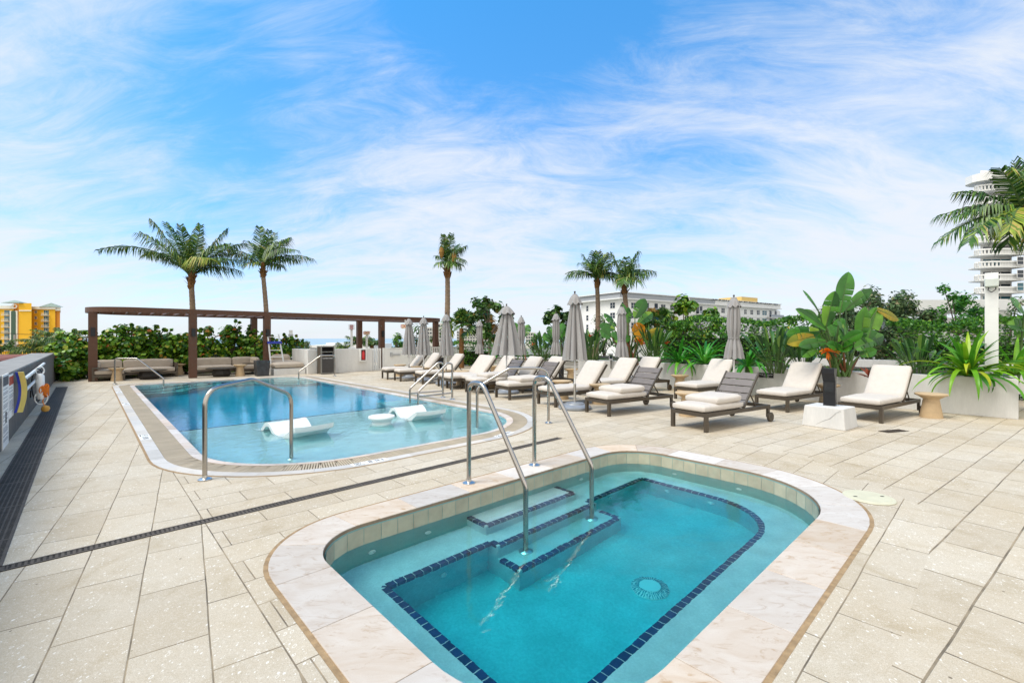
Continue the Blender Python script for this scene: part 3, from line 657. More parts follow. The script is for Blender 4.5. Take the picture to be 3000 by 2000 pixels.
# ------------------------------------------------------------------ grey parapet with its fittings
def fbox(mb, u0, u1, v0, v1, z0, z1): mb.prism([tuple(W(u, v))[:2] for u, v in ((u0, v0), (u1, v0), (u1, v1), (u0, v1))], z0, z1)
pw = thing('parapet_wall', 'low dark grey board marked concrete parapet along the left edge', 'wall', W(-.87, 12), AU)
b = MB(); fbox(b, -1.42, -.87, -6, 22.6, -.2, 1.0); wpart(b, 'wall', M['concrete'], pw)
b = MB(); fbox(b, -1.42, -.868, -6, 22.6, 1.0, 1.03); wpart(b, 'cap', M['concrete_top'], pw)
for v, z in ((9.7, .42), (11.3, .40), (13.6, .40)):
    b = MB(); fbox(b, -.872, -.855, v - .05, v + .05, z - .075, z + .075); wpart(b, 'wall_light', M['dark'], pw)
rw = thing('retaining_wall', 'dark grey retaining wall behind the seagrape hedge', 'wall', W(2, 25.7), AU)
b = MB(); fbox(b, -1.42, 6.4, 25.6, 25.95, 0, .95); fbox(b, -1.42, -.87, 22.6, 25.6, 0, .95); wpart(b, 'wall', M['concrete'], rw)

def wallpt(px, py=None, u=-.87):             # point of the parapet face seen in photo column px (and row py)
    d = (px - 1500) / FPX; Y = u / (d * UX + UY); z = 1.0 if py is None else zat(py, Y); return Vector((d * Y, Y, z))
for nm, lab, x0, x1, y0, y1, hd in (('rules_sign', 'tall white notice panel with a grey heading on the parapet, nearest the camera', 4.5, 22, 1092, 1325, (.06, .07, .09)),
                                 ('warning_sign', 'white notice panel with a red heading on the grey parapet', 22.5, 36.5, 1092, 1228, (.42, .05, .02))):
    a = wallpt(x0); c = wallpt(x1); va, vc = touv(a)[1], touv(c)[1]; mid = wallpt((x0 + x1) / 2)
    zt, zb = zat(y0 + 4, mid.y), zat(y1 - 6, mid.y)
    t = thing(nm, lab, 'sign', W(-.865, (va + vc) / 2, zb), 0)
    b = MB(); fbox(b, -.868, -.858, va, vc, zb, zt); wpart(b, 'panel', M['signwhite'], t)
    b = MB(); fbox(b, -.8575, -.856, va + .03, vc - .03, zt - .16, zt - .03); wpart(b, 'heading', mat(nm + '_heading', hd, .6), t)
    b = MB(); z = zt - .20
    while z > zb + .12:
        ln = rnd.uniform(.75, .98); fbox(b, -.8575, -.8565, va + .04, va + .04 + (vc - va - .08) * ln, z - .010, z); z -= rnd.choice((.022, .022, .05))
    wpart(b, 'printed_lines', mat(nm + '_print', (.30, .31, .34), .8), t)
# pole hooks with brush, net poles, life buoy and throw line
v1, v2 = touv(wallpt(44))[1], touv(wallpt(113))[1]
pt = thing('pool_pole', 'upper white telescopic pool pole hung on the parapet', 'pole', W(-.80, v1, .84), 0, 'pool poles on the parapet hooks')
b = MB(); b.tube([W(-.78, v1 + .1, .86), W(-.78, v2, .93)], .028, 12); wpart(b, 'tube', M['white_plastic'], pt, smooth=True)
b = MB(); b.tube([W(-.78, v1 - .18, .855), W(-.78, v1 + .1, .86)], .037, 12); wpart(b, 'grip', M['black'], pt, smooth=True)
pt = thing('pool_pole', 'lower white pool pole hung on the parapet behind the brush', 'pole', W(-.80, v1, .68), 0, 'pool poles on the parapet hooks')
b = MB(); b.tube([W(-.78, v1 + .5, .66), W(-.78, v2 - .2, .73)], .024, 12); wpart(b, 'tube', M['white_plastic'], pt, smooth=True)
bx = touv(wallpt(58, u=-.79))[1]
br = thing('pool_brush', 'wide curved pool brush with blue back and yellow bristles on the pole', 'brush', W(-.74, bx, .3), 0)
def bow(o_, n=12, s=.5): return [W(-.79 + o_ + .035 * sin(pi * k / n), bx + .10 * sin(pi * k / n) - .12 * k / n, 1.01 - .62 * k / n) for k in range(n + 1)]
for nm, o_, m_, w in (('back', -.035, 'blue', .03), ('bristles', .012, 'yellow', .06)):
    b = MB(); p = bow(o_); dd = W(0, 1, 0) * .045
    b.grid([[q - dd - W(w / 2, 0), q - dd + W(w / 2, 0), q + dd + W(w / 2, 0), q + dd - W(w / 2, 0), q - dd - W(w / 2, 0)] for q in p])
    b.add([p[0] - dd - W(w / 2, 0), p[0] - dd + W(w / 2, 0), p[0] + dd + W(w / 2, 0), p[0] + dd - W(w / 2, 0)], [(0, 1, 2, 3)])
    b.add([p[-1] - dd - W(w / 2, 0), p[-1] - dd + W(w / 2, 0), p[-1] + dd + W(w / 2, 0), p[-1] + dd - W(w / 2, 0)], [(3, 2, 1, 0)]); wpart(b, nm, M[m_], br)
vb = touv(wallpt(117, u=-.70))[1]
lb = thing('rescue_buoy', 'white torpedo rescue buoy with black strap hanging on the parapet', 'rescue buoy', W(-.7, vb, .3), 0)
b = MB(); b.tube([W(-.70, vb, .84), W(-.70, vb, .80), W(-.69, vb - .02, .40), W(-.69, vb - .02, .33)], [.035, .066, .066, .04], 16); wpart(b, 'float', M['white_plastic'], lb, smooth=True)
b = MB(); b.tube([W(-.73 + .085 * cos(a), vb + .02, .62 + .32 * sin(a)) for a in [2 * pi * k / 24 for k in range(25)]], .011, 6, cap=False); wpart(b, 'strap', M['black'], lb, smooth=True)
b = MB(); b.tube([W(-.68 + .09 * cos(a), vb - .05, .36 + .13 * sin(a)) for a in [2 * pi * k / 20 for k in range(21)]], .010, 6, cap=False); wpart(b, 'cord', M['white_plastic'], lb, smooth=True)
b = MB(); b.tube([W(-.70 + .06 * cos(a), vb + .0, .90 + .08 * sin(a)) for a in [2 * pi * k / 16 for k in range(17)]], .010, 6, cap=False); wpart(b, 'cord', M['white_plastic'], lb, smooth=True)
tl = thing('throw_line', 'coil of orange throw rope with a small float beside the white buoy', 'rope', W(-.6, vb, .2), 0)
b = MB(); path = []
for k in range(130):
    a = k * .55; path.append(W(-.64 + .04 * sin(k * .9) + .03 * sin(k * .13), vb - .03 + .05 * cos(a), .50 + .115 * sin(a) + .02 * sin(k)))
b.tube(path, .009, 6); b.tube([W(-.64, vb, .40), W(-.66, vb - .05, .28), W(-.62, vb - .06, .16)], .008, 6); wpart(b, 'coil', M['orange'], tl, smooth=True)
b = MB(); b.lathe([(.0, -.07), (.05, -.05), (.068, 0), (.05, .05), (0, .07)], 14, W(-.62, vb - .05, .14), cap=False); wpart(b, 'float', mat('amber_float', (.62, .33, .06), .6), tl, smooth=True)

# ------------------------------------------------------------------ pergola
pg = thing('pergola', 'long flat brown metal pergola with slatted roof and rounded ends over the lounge', 'pergola', W(7, 22.6), AU)
PT, PB = 2.66, 2.475
c0 = rrect(-.08, 14.95, 21.25, 24.3, (1.5, 1.3, 1.3, 1.5), 12); c1 = rrect(.0, 14.87, 21.33, 24.22, (1.42, 1.22, 1.22, 1.42), 12)
b = MB(); n = len(c0); b.ring(W3(c0, PB), W3(c0, PT)); b.ring(W3(c0, PT), W3(c1, PT)); b.ring(W3(c1, PT), W3(c1, PB)); b.ring(W3(c1, PB), W3(c0, PB))
wpart(b, 'roof_beam', M['rust'], pg)
for k in range(37):
    u = .35 + k * .39
    if u > 14.6: break
    lo, hi = 21.34, 24.21
    for ends, sgn in (((0, 1.42), 1), ((14.87, 1.22), -1)):
        dd = (u - ends[0]) * sgn
        if dd < ends[1]:
            cut = ends[1] - math.sqrt(max(0, ends[1] ** 2 - (ends[1] - dd) ** 2)); lo = 21.34 + cut; hi = 24.21 - cut
    b = MB(); a = W(u, lo, 2.56); e_ = W(u, hi, 2.56); b.bar(a, e_, .03, .15, up=(W(.5, 0, 1)).normalized()); wpart(b, 'roof_slat', M['rust'], pg)
for u, v, lamp in ((.13, 22.1, 1), (2.98, 21.38, 1), (5.6, 21.38, 1), (5.75, 24.1, 0), (10.95, 24.1, 0), (10.9, 21.4, 1), (14.5, 21.95, 0)):
    b = MB(); fbox(b, u - .125, u + .125, v - .125, v + .125, 0, PB + .004); cl = wpart(b, 'column', M['rust'], pg)
    if lamp:
        b = MB(); fbox(b, u - .06, u + .06, v - .20, v - .126, 1.62, 1.92); wpart(b, 'wall_lamp', M['black'], cl)

# ------------------------------------------------------------------ lounge furniture
def softbox(l, w, h, r, cut=10, bulge=.02, wr=.004, seed=1):
    bm = bmesh.new(); bmesh.ops.create_cube(bm, size=2); bmesh.ops.subdivide_edges(bm, edges=bm.edges[:], cuts=cut, use_grid_fill=True)
    rr = random.Random(seed); ph = [rr.uniform(0, 6) for _ in range(6)]
    for v in bm.verts:
        x, y, z = v.co; p = Vector((x * l / 2, y * w / 2, z * h / 2))
        q = Vector((max(-l / 2 + r, min(l / 2 - r, p.x)), max(-w / 2 + r, min(w / 2 - r, p.y)), max(-h / 2 + r, min(h / 2 - r, p.z)))); d = p - q
        if d.length > 1e-6: p = q + d.normalized() * r
        k = (1 - x ** 4) * (1 - y ** 4); p.z += (1 if z > 0 else -1) * bulge * k * min(1, abs(z) * 1.5)
        p.z += wr * (sin(p.x * 9 + ph[0]) * cos(p.y * 11 + ph[1]) + .6 * sin(p.x * 21 + p.y * 17 + ph[2])) * (1 if z > 0 else 0)
        p.y += wr * sin(p.x * 7 + ph[3]) * (1 if abs(y) > .9 else 0)
        v.co = p
    mb = MB(); bm.verts.ensure_lookup_table(); mb.v = [tuple(v.co) for v in bm.verts]; mb.f = [tuple(v.index for v in f.verts) for f in bm.faces]; mb.mi = [0] * len(mb.f); bm.free(); return mb
def xf(mb, M_): mb.v = [tuple(M_ @ Vector(p)) for p in mb.v]; return mb
def TR(x, y, z, ry=0, rz=0, rx=0): return Matrix.Translation((x, y, z)) @ Matrix.Rotation(rz, 4, 'Z') @ Matrix.Rotation(ry, 4, 'Y') @ Matrix.Rotation(rx, 4, 'X')

def sofa(label, u, v, flip, L=2.5):           # local x along u; chaise leg of the L towards the pool (-y)
    t = thing('sectional_sofa', label, 'sofa', W(u, v), AU, 'L shaped sofas under the pergola'); s = -1 if flip else 1
    X = (lambda x: L - x) if flip else (lambda x: x)
    def bx(mb, x0, x1, *a): x0, x1 = sorted((X(x0), X(x1))); mb.box(x0, x1, *a)
    b = MB(); bx(b, 0, L, 0, .85, .14, .22); bx(b, 0, .9, -.65, 0, .14, .22)
    for x, y in ((.04, -.62), (.86, -.62), (L - .04, .05), (L - .04, .8), (.04, .8)): bx(b, x - .04, x + .04, y - .035, y + .035, 0, .14)
    bx(b, 0, L, .79, .85, .22, .46); bx(b, L - .06, L, 0, .79, .22, .56); bx(b, 0, .05, -.65, .79, .44, .50); bx(b, 0, .05, -.65, -.58, .22, .44); bx(b, .05, .75, -.65, -.60, .44, .50); bx(b, .70, .75, -.65, -.60, .22, .44)
    b.build('frame', M['bronze'], t)
    w = L - .9 - .08
    for i, (cx, cy, l, wd) in enumerate(((.9 + w / 2, .36, w, .76), (.47, .03, .84, 1.30))):
        xf(softbox(l, wd, .17, .06, seed=i), TR(X(cx), cy, .305)).build('seat_cushion', M['sofa_fabric'], t, smooth=True)
    for i, (cx, cy, l, rz) in enumerate(((.9 + w / 2, .68, w, 0), (.48, .70, .80, 0), (.15, .0, 1.0, pi / 2))):
        xf(softbox(l, .18, .34, .07, seed=i + 4), TR(X(cx), cy, .53, 0, rz)).build('back_cushion', M['sofa_fabric'], t, smooth=True)
    return t
sofa('beige L shaped sofa at the left end of the pergola, behind the far left handrail', .10, 22.55, False, 2.55)
sofa('beige L shaped sofa between the dark square pot and the second pergola column', 3.15, 22.3, True, 2.35)
def coffee(label, u, v):
    t = thing('coffee_table', label, 'coffee table', W(u, v), AU, 'dark coffee tables by the sofas')
    b = MB(); b.lathe([(.52, .31), (.55, .325), (.55, .345), (.53, .35), (0, .35)], 8, cap=False); b.lathe([(0, .31), (.52, .31)], 8, cap=False); b.build('tabletop', M['bronze'], t)
    b = MB(); b.lathe([(.28, 0), (.33, .12), (.29, .3), (.40, .312)], 8); b.build('base', M['wicker'], t)
coffee('dark octagonal wicker coffee table in front of the left sofa', 1.7, 21.95)
coffee('dark octagonal wicker coffee table in front of the right sofa', 3.95, 21.45)
tab = None
def side_table(label, p, group='sand coloured pedestal side tables', h=.47):
    global tab
    if tab is None:
        t = thing('side_table', label, 'side table', p, 0, group)
        b = MB(); b.lathe([(.12, .36), (.20, .415), (.245, .435), (.25, .445), (.25, .462), (.243, .47), (0, .472)], 40, cap=False); b.build('tabletop', M['sand'], t, smooth=True, angle=30)
        b = MB(); b.lathe([(.175, 0), (.178, .012), (.122, .358), (.125, .37)], 36); b.build('pedestal', M['sand'], t, smooth=True, angle=35)
        tab = t
    else: t = dup(tab, p, rnd.uniform(0, 6), label, group)
    t['group'] = group; s = h / .47; t.scale = (s, s, s); return t
for lab, px, py in (('side table standing in front of the left sofa under the pergola', 332, 1116), ('side table between the left sofa and the second pergola column', 516, 1099), ('side table in front of the right sofa beside the dark pot', 697, 1102)):
    side_table(lab, G(px, py) + Vector((0, .15, 0)))
pt = thing('square_planter', 'tall dark square glazed planter beside the leaning ladder', 'planter', W(5.22, 20.65), AU)
b = MB(); b.add([(x * s, y * s, z) for z, s in ((0, .215), (.60, .25), (.63, .255), (.63, .225), (.5, .21)) for x, y in ((-1, -1), (1, -1), (1, 1), (-1, 1))], [(4 * i + j, 4 * i + (j + 1) % 4, 4 * i + 4 + (j + 1) % 4, 4 * i + 4 + j) for i in range(4) for j in range(4)] + [(3, 2, 1, 0)]); b.build('pot', M['pot'], pt, bevel=.01)
b = MB(); b.box(-.2, .2, -.2, .2, .5, .52); b.build('soil', M['soil'], pt)
ld = thing('ladder', 'white step ladder with a blue top band leaning by the pergola column', 'ladder', W(5.75, 21.0), 0)
b = MB()
for s in (-.27, .27): b.bar(W(5.95 + s, 20.95, 0), W(5.82 + s * .8, 21.28, 1.72), .05, .03)
wpart(b, 'rail', M['white_paint'], ld)
for k in range(6):
    f = (k + .6) / 6; b = MB(); sc_ = .27 * (1 - .2 * f); cu, cv, cz = 5.95 - .13 * f, 20.95 + .33 * f, 1.72 * f; b.bar(W(cu - sc_, cv, cz), W(cu + sc_, cv, cz), .06, .025); wpart(b, 'rung', M['white_paint'], ld)
b = MB(); b.bar(W(5.56, 21.16, 1.36), W(6.12, 21.16, 1.36), .06, .10); wpart(b, 'band', M['blue'], ld)
db = thing('daybed', 'low white built in daybed with cream cushion against the white wall', 'daybed', W(6.3, 20.9), AU)
b = MB(); fbox(b, 5.62, 6.86, 20.42, 22.2, 0, .27); wpart(b, 'base', M['stucco'], db)
b = softbox(1.2, 1.6, .2, .08, bulge=.05); b.v = [tuple(W(6.24 + x, 21.25 + y, .39 + z + (.10 * max(0, y))) ) for x, y, z in b.v]; wpart(b, 'cushion', M['sofa_fabric'], db, smooth=True)
xc = softbox(.8, .3, .34, .12, bulge=.04); xc.v = [tuple(W(6.3 + x, 21.95 + y, .62 + z)) for x, y, z in xc.v]; wpart(xc, 'pillow', M['sofa_fabric'], db, smooth=True)

# ------------------------------------------------------------------ white wall, towel cabinet, gate, fence, safety gear
ww = thing('white_wall', 'low white rendered wall behind the far right pool corner', 'wall', W(8.4, 20.4), AU)
b = MB(); fbox(b, 6.9, 9.86, 20.25, 20.5, 0, 1.06); fbox(b, 6.9, 7.15, 20.5, 22.3, 0, 1.06); wpart(b, 'wall', M['stucco'], ww, bevel=.01)
tcab = thing('towel_cabinet', 'grey metal towel cabinet with a dark door and open slots against the white wall', 'cabinet', W(7.55, 19.95), AU)
b = MB(); x0, x1, y0, y1 = -.29, .29, -.24, .24
for x in (x0, x1 - .04):
    for y in (y0, y1 - .04): b.box(x, x + .04, y, y + .04, 0, 1.2)
b.box(x0 + .04, x1 - .04, y0, y1, 1.16, 1.2); b.box(x0 + .04, x1 - .04, y0 + .01, y1, .94, .97); b.box(x0 + .04, x1 - .04, y0, y1, .03, .07)
b.build('frame', mat('cabinet_grey', (.20, .195, .18), .5), tcab)
b = MB(); b.box(x0 + .012, x0 + .022, y0 + .04, y1 - .04, .07, 1.16); b.box(x1 - .022, x1 - .012, y0 + .04, y1 - .04, .07, 1.16); b.box(x0 + .04, x1 - .04, y1 - .03, y1 - .02, .07, 1.16); b.build('side_panel', M['bronze'], tcab)
b = MB(); b.box(x0 + .05, x1 - .05, y0 + .008, y0 + .03, .08, .74); b.box(x0 + .05, x0 + .10, y0 + .008, y0 + .03, .74, .92); b.box(x1 - .10, x1 - .05, y0 + .008, y0 + .03, .74, .92); b.build('door', mat('cabinet_door', (.045, .042, .042), .5), tcab)
text_mesh('TOWELS ONLY', .066, M['signwhite'], 'lettering', (0, y0 + .006, .68), (1, 0, 0), (0, 0, 1), tcab)
b = MB(); b.box(x0 + .05, x1 - .05, y0 + .12, y0 + .14, .08, .94); b.box(x0 + .05, x1 - .05, y0 + .20, y0 + .22, .97, 1.16); b.build('opening', M['dark'], tcab)

def facing(p): return math.atan2(-p.x, p.y)   # turn a thing's -y side towards the camera
p = at(1030, 22.6, 0); fa = thing('fire_alarm', 'red fire alarm box in a clear cover on a white post above the wall', 'fire alarm', p, facing(p))
z0, z1 = zat(966, 22.6), zat(951.5, 22.6)
b = MB(); b.box(-.055, .055, -.05, .05, 0, z0 + .02); b.lathe([(.16, 0), (.16, .02), (.09, .06), (.07, .07)], 16, (0, 0, zat(1020, 22.6))); b.build('post', M['white_paint'], fa)
b = MB(); b.box(-.085, .085, -.13, -.06, z0 + .02, z1); b.build('call_point', M['red'], fa, bevel=.01)
cm = bpy.data.materials.new('clear_plastic'); cm.use_nodes = True; pbn = cm.node_tree.nodes['Principled BSDF']; pbn.inputs['Base Color'].default_value = (.8, .85, .88, 1); pbn.inputs['Alpha'].default_value = .35; pbn.inputs['Roughness'].default_value = .2
b = MB(); b.box(-.15, .15, -.14, -.05, z0, z1 + .02); b.build('cover', cm, fa)
p = at(1074.5, 25.2, 0); ex = thing('exit_sign', 'small red EXIT sign on a white post beyond the wall', 'exit sign', p, facing(p), 'exit signs')
def exit_board(t, z0, z1, w):
    b = MB(); b.box(-w / 2, w / 2, -.09, -.03, z0, z1); b.build('board', mat('cream_sign_face', (.70, .58, .40), .5), t)
    text_mesh('EXIT', (z1 - z0) * 1.02, M['red'], 'lettering', (0, -.0925, (z0 + z1) / 2), (1, 0, 0), (0, 0, 1), t, .002)
b = MB(); b.box(-.06, .06, -.03, .03, 0, zat(980, 25.2)); b.build('post', M['white_paint'], ex); exit_board(ex, zat(980.5, 25.2), zat(970, 25.2), .30)
p = W(12.1, 21.15, 2.06); ex = thing('exit_sign', 'cream EXIT sign with red letters hung from the pergola beam', 'exit sign', p, facing(p), 'exit signs')
b = MB(); b.box(-.02, .02, -.08, -.04, .2, .45); b.build('hanger', M['white_paint'], ex); exit_board(ex, -.02, .21, .36)
p = W(9.35, 20.19, .52); fe = thing('extinguisher_cabinet', 'white framed cabinet with a red extinguisher on the white wall', 'fire extinguisher', p, AU)
b = MB(); b.box(-.16, .16, -.02, .06, -.05, .53); b.box(-.16, -.11, -.06, -.02, -.05, .53); b.box(.11, .16, -.06, -.02, -.05, .53); b.box(-.11, .11, -.06, -.02, .49, .53); b.box(-.11, .11, -.06, -.02, -.05, 0); b.build('case', M['white_paint'], fe)
b = MB(); b.lathe([(.05, .04), (.07, .06), (.07, .34), (.03, .40), (.025, .44)], 14, (0, -.04, 0)); b.build('cylinder', M['red'], fe, smooth=True)
b = MB(); b.box(-.11, .11, -.022, -.0195, .0, .49); b.build('back_panel', mat('maroon_panel', (.10, .015, .012), .4), fe)
p = at(852, 27, 0); lp = thing('lamp_post', 'plain white square post rising behind the seagrape hedge', 'lamp post', p, facing(p))
b = MB(); b.box(-.1, .1, -.08, .08, 0, zat(967, 27)); b.build('post', M['white_paint'], lp)
b = MB(); b.box(-.14, .14, -.12, .12, zat(984, 27), zat(979, 27)); b.build('collar', M['alu'], lp)

gt = thing('gate', 'white solid gate with a grey push bar latch beside the picket fence', 'gate', W(10.2, 20.38), AU)
b = MB(); b.box(.32, 1.72, -.03, .03, .04, 1.0); b.build('leaf', M['white_paint'], gt)
b = MB(); b.box(.25, .31, -.04, .04, 0, 1.07); b.box(1.73, 1.80, -.04, .04, 0, 1.07); b.box(.31, 1.73, -.04, .04, 1.01, 1.07); b.build('frame', M['white_paint'], gt)
b = MB(); b.box(.62, 1.15, -.10, -.06, .70, .76); b.box(.62, .72, -.11, -.04, .64, .84); b.build('push_bar', M['alu'], gt)
for k in range(4):
    b = MB(); b.box(-.28 + k * .12, -.22 + k * .12, -.03, .03, 0.02, 1.06); b.build('picket', M['white_paint'], gt)
fc = thing('picket_fence', 'white metal picket fence running from the gate behind the loungers', 'fence', W(12, 20.38), AU)
b = MB(); b.box(0, 5.2, -.03, .03, 1.03, 1.08); b.box(0, 5.2, -.03, .03, .62, .66); b.box(0, 5.2, -.03, .03, .04, .09); b.build('rail', M['white_paint'], fc)
for k in range(46):
    b = MB(); b.box(.02 + k * .1127, .062 + k * .1127, -.019, .019, .09, 1.03); b.build('picket', M['white_paint'], fc)
b = MB(); b.box(0, 5.2, .034, .05, .06, .60); b.build('backing_panel', M['white_paint'], fc)

# ------------------------------------------------------------------ handrails
def rail(label, paths, flanges, group='stainless steel handrails', bars=(), rad=.1, r=.0245, zf=.008):
    f0 = Vector(flanges[0]); t = thing('handrail', label, 'handrail', (f0.x, f0.y, 0), 0, group)
    for pth in paths:
        b = MB(); b.tube(fillet(pth, rad), r, 14); wpart(b, 'tube', M['steel'], t, smooth=True)
    for pth in bars:
        b = MB(); b.tube(pth, r * .8, 10); wpart(b, 'crossbar', M['steel'], t, smooth=True)
    for p in flanges:
        b = MB(); b.lathe([(.068, 0), (.068, .008), (.045, .02), (r + .003, .024), (r + .002, .05)], 28, p, cap=False); wpart(b, 'flange', M['chrome'], t, smooth=True, angle=30)
    return t
for u, lab in ((2.97, 'left arched handrail stepping down into the spa'), (3.97, 'right arched handrail stepping down into the spa')):
    rail(lab, [[W(u, 3.86, 0), W(u, 3.86, 1.08), W(u, 3.63, 1.08), W(u, 3.00, .18), W(u, 3.00, WS - .60)]], [W(u, 3.86, .006), W(u, 3.00, WS - .598)], rad=[.15, .15, .16])
a = G(600, 1405); c = W(2.02, 6.56)
m_ = a.lerp(c, .50)
rail('bent handrail over the near left pool edge, closest to the camera', [[a, Vector((a.x, a.y, .985)), Vector((m_.x, m_.y, 1.045)), Vector((c.x, c.y, .78)), Vector((c.x, c.y, SHELF))]], [a + Vector((0, 0, .004)), Vector((c.x, c.y, SHELF + .002))], rad=[.22, .25, .20])
a = G(1607, 1239); c = W(5.15, 6.45); q = a.lerp(c, .55)
rail('handrail with sloping arm at the near right pool corner behind the spa rails', [[a, a + Vector((0, 0, .995)), Vector((q.x, q.y, 1.0)), Vector((c.x, c.y, .66)), Vector((c.x, c.y, SHELF))]], [a + Vector((0, 0, .004)), Vector((c.x, c.y, SHELF + .002))], rad=[.20, .12, .2])
a = G(336.5, 1126); c = W(1.85, 19.05); q = a.lerp(c, .45)
rail('thin handrail at the far left pool corner in front of the sofa', [[a, a + Vector((0, 0, .87)), Vector((q.x, q.y, .87)), Vector((c.x, c.y, .20)), Vector((c.x, c.y, -.6))]], [a + Vector((0, 0, .002))], rad=.12)
a = G(980.4, 1101.7); c = W(6.0, 18.6); q = a.lerp(c, .40)
rail('handrail at the far right pool corner by the towel cabinet', [[a, a + Vector((0, 0, .85)), Vector((q.x, q.y, .85)), Vector((c.x, c.y, .24)), Vector((c.x, c.y, -.6))]], [a + Vector((0, 0, .002))], rad=.12)
for i, (px1, py1, px2, py2, lab) in enumerate(((1298, 1164, 1201, 1173, 'farther of the paired ladder handrails on the right pool side'), (1325, 1170, 1225, 1184, 'nearer of the paired ladder handrails on the right pool side'))):
    a = G(px1, py1); c = G(px2, py2, WP); q = a.lerp(c, .14)
    rail(lab, [[a, a + Vector((0, 0, .90)), Vector((q.x, q.y, .92)), Vector((c.x, c.y, .27)), Vector((c.x, c.y, -.45))]], [a + Vector((0, 0, .004))], bars=[[a + Vector((0, 0, .17)), Vector((c.x, c.y, .15))]], rad=[.12, .12, .12])

# ------------------------------------------------------------------ loungers in the water
def ledge_lounger(label, u, v, rz):
    t = thing('pool_lounger', label, 'pool lounger', W(u, v, SHELF), rz, 'white loungers standing in the shallow water')
    prof = [(-.02, .40), (.10, .355), (.26, .27), (.42, .20), (.58, .185), (.72, .235), (.84, .325), (.94, .375), (1.05, .355), (1.15, .27), (1.25, .16), (1.38, .09), (1.55, .07)]
    pts = fillet([Vector((y, 0, z)) for y, z in prof], .12, 3); w = .325
    top = []; 
    for p in pts:
        top.append([Vector((x, p.x, p.z + .012 * (abs(x) / w) ** 3)) for x in [-w + 2 * w * k / 10 for k in range(11)]])
    b = MB(); b.grid(top)
    for s in (0, 10):
        row = [r_[s] for r_ in top]; lo = [Vector((p.x * .97, p.y, max(0, p.z - .07 - .10 * max(0, 1 - abs(p.y - .5) / .45)))) for p in row]
        b.grid([row, lo] if s else [lo, row])
    e0 = top[0]; lo = [Vector((p.x * .97, p.y + .015, p.z - .085)) for p in e0]; b.grid([e0, lo])
    botl = [r_[0] for r_ in top]; b.grid([[Vector((x * .97, p[0].y, max(0, p[0].z - .07 - .10 * max(0, 1 - abs(p[0].y - .5) / .45)))) for x in (w, 0, -w)] for p in [r_ for r_ in top]])
    b.build('shell', M['white_plastic'], t, smooth=True, angle=50); return t
c1 = touv(G(925, 1280, -.04)); ledge_lounger('white moulded lounger in the shallow water on the left, half behind the rail', 2.66, 7.50, AU + R(8))
ledge_lounger('white moulded lounger in the shallow water beside the round white table', 4.84, 7.48, AU - R(3))
pt = thing('pool_table', 'round white plastic table standing in the shallow water', 'pool table', W(4.0, 7.85, SHELF), 0)
b = MB(); b.lathe([(.215, 0), (.215, .16), (.175, .20), (.165, .24), (.19, .285), (.235, .31), (.243, .335), (.235, .355), (.19, .362), (0, .362)], 40, cap=False); b.build('shell', M['white_plastic'], pt, smooth=True, angle=35)

# ------------------------------------------------------------------ sun loungers
LA = R(43 - 10.3)
def lounger_proto(folded):
    t = thing('sun_lounger', '', 'sun lounger', (0, 0, 0), LA)
    L, w = 1.95, .33; br = M['bronze']
    b = MB()
    for s in (-1, 1): b.box(.055, L, s * w - .022, s * w + .022, .245, .31)
    b.box(0, .055, -w - .022, w + .022, .245, .31); b.box(L - .05, L, -w + .022, w - .022, .245, .31); b.box(1.12, 1.16, -w + .022, w - .022, .25, .30); b.build('frame', br, t)
    for s in (-1, 1):
        b = MB(); b.box(.001, .056, s * (w - .006) - .029, s * (w - .006) + .029, 0, .244); b.build('leg', br, t)
        b = MB(); b.box(L - .075, L - .015, s * w - .02, s * w + .02, .08, .244); b.build('leg', br, t)
        b = MB(); q = [(L - .045, s * (w + .045), .088)]
        n = 24; c = Vector(q[0]); rr = .088
        vs = [c + Vector((rr * f * cos(2 * pi * k / n), dy, rr * f * sin(2 * pi * k / n))) for dy, f in ((-.024, .92), (-.018, 1), (.018, 1), (.024, .92)) for k in range(n)]
        b.add(vs, [(i * n + k, i * n + (k + 1) % n, (i + 1) * n + (k + 1) % n, (i + 1) * n + k) for i in range(3) for k in range(n)] + [tuple(range(n)), tuple(range(4 * n - 1, 3 * n - 1, -1))]); b.build('wheel', br, t, smooth=True, angle=40)
    for k in range(9):
        b = MB(); x = .09 + k * .115; b.box(x, x + .09, -w + .023, w - .023, .288, .306); b.build('seat_slat', M['taupe_slat'], t)
    ang = R(51); hx = 1.13; bl = .78
    Mb = Matrix.Translation((hx, 0, .30)) @ Matrix.Rotation(-ang, 4, 'Y')
    b = MB()
    for s in (-1, 1): b.box(0, bl, s * (w - .02) - .014, s * (w - .02) + .014, -.02, .02)
    xf(b, Mb).build('back_frame', br, t)
    for k in range(5):
        b = MB(); x = .02 + k * .152; b.box(x, x + .130, -w + .036, w - .036, -.012, .012); xf(b, Mb).build('back_slat', M['taupe_slat'], t)
    for s in (-1, 1):
        b = MB(); a = Mb @ Vector((.36, s * (w - .05), -.02)); b.bar(a, (hx + .46, s * (w - .05), .29), .014, .022); b.build('strut', br, t)
    xf(softbox(1.16, .66, .115, .05, bulge=.014, seed=3), TR(.565, 0, .372)).build('seat_cushion', M['cushion'], t, smooth=True)
    if folded: xf(softbox(.74, .66, .115, .05, bulge=.014, seed=8), TR(.72, .005, .487, R(-1.5))).build('back_cushion', M['cushion'], t, smooth=True)
    else: xf(softbox(.80, .66, .115, .05, bulge=.014, seed=5), Mb @ TR(.41, 0, .075)).build('back_cushion', M['cushion'], t, smooth=True)
    return t
proto = {}
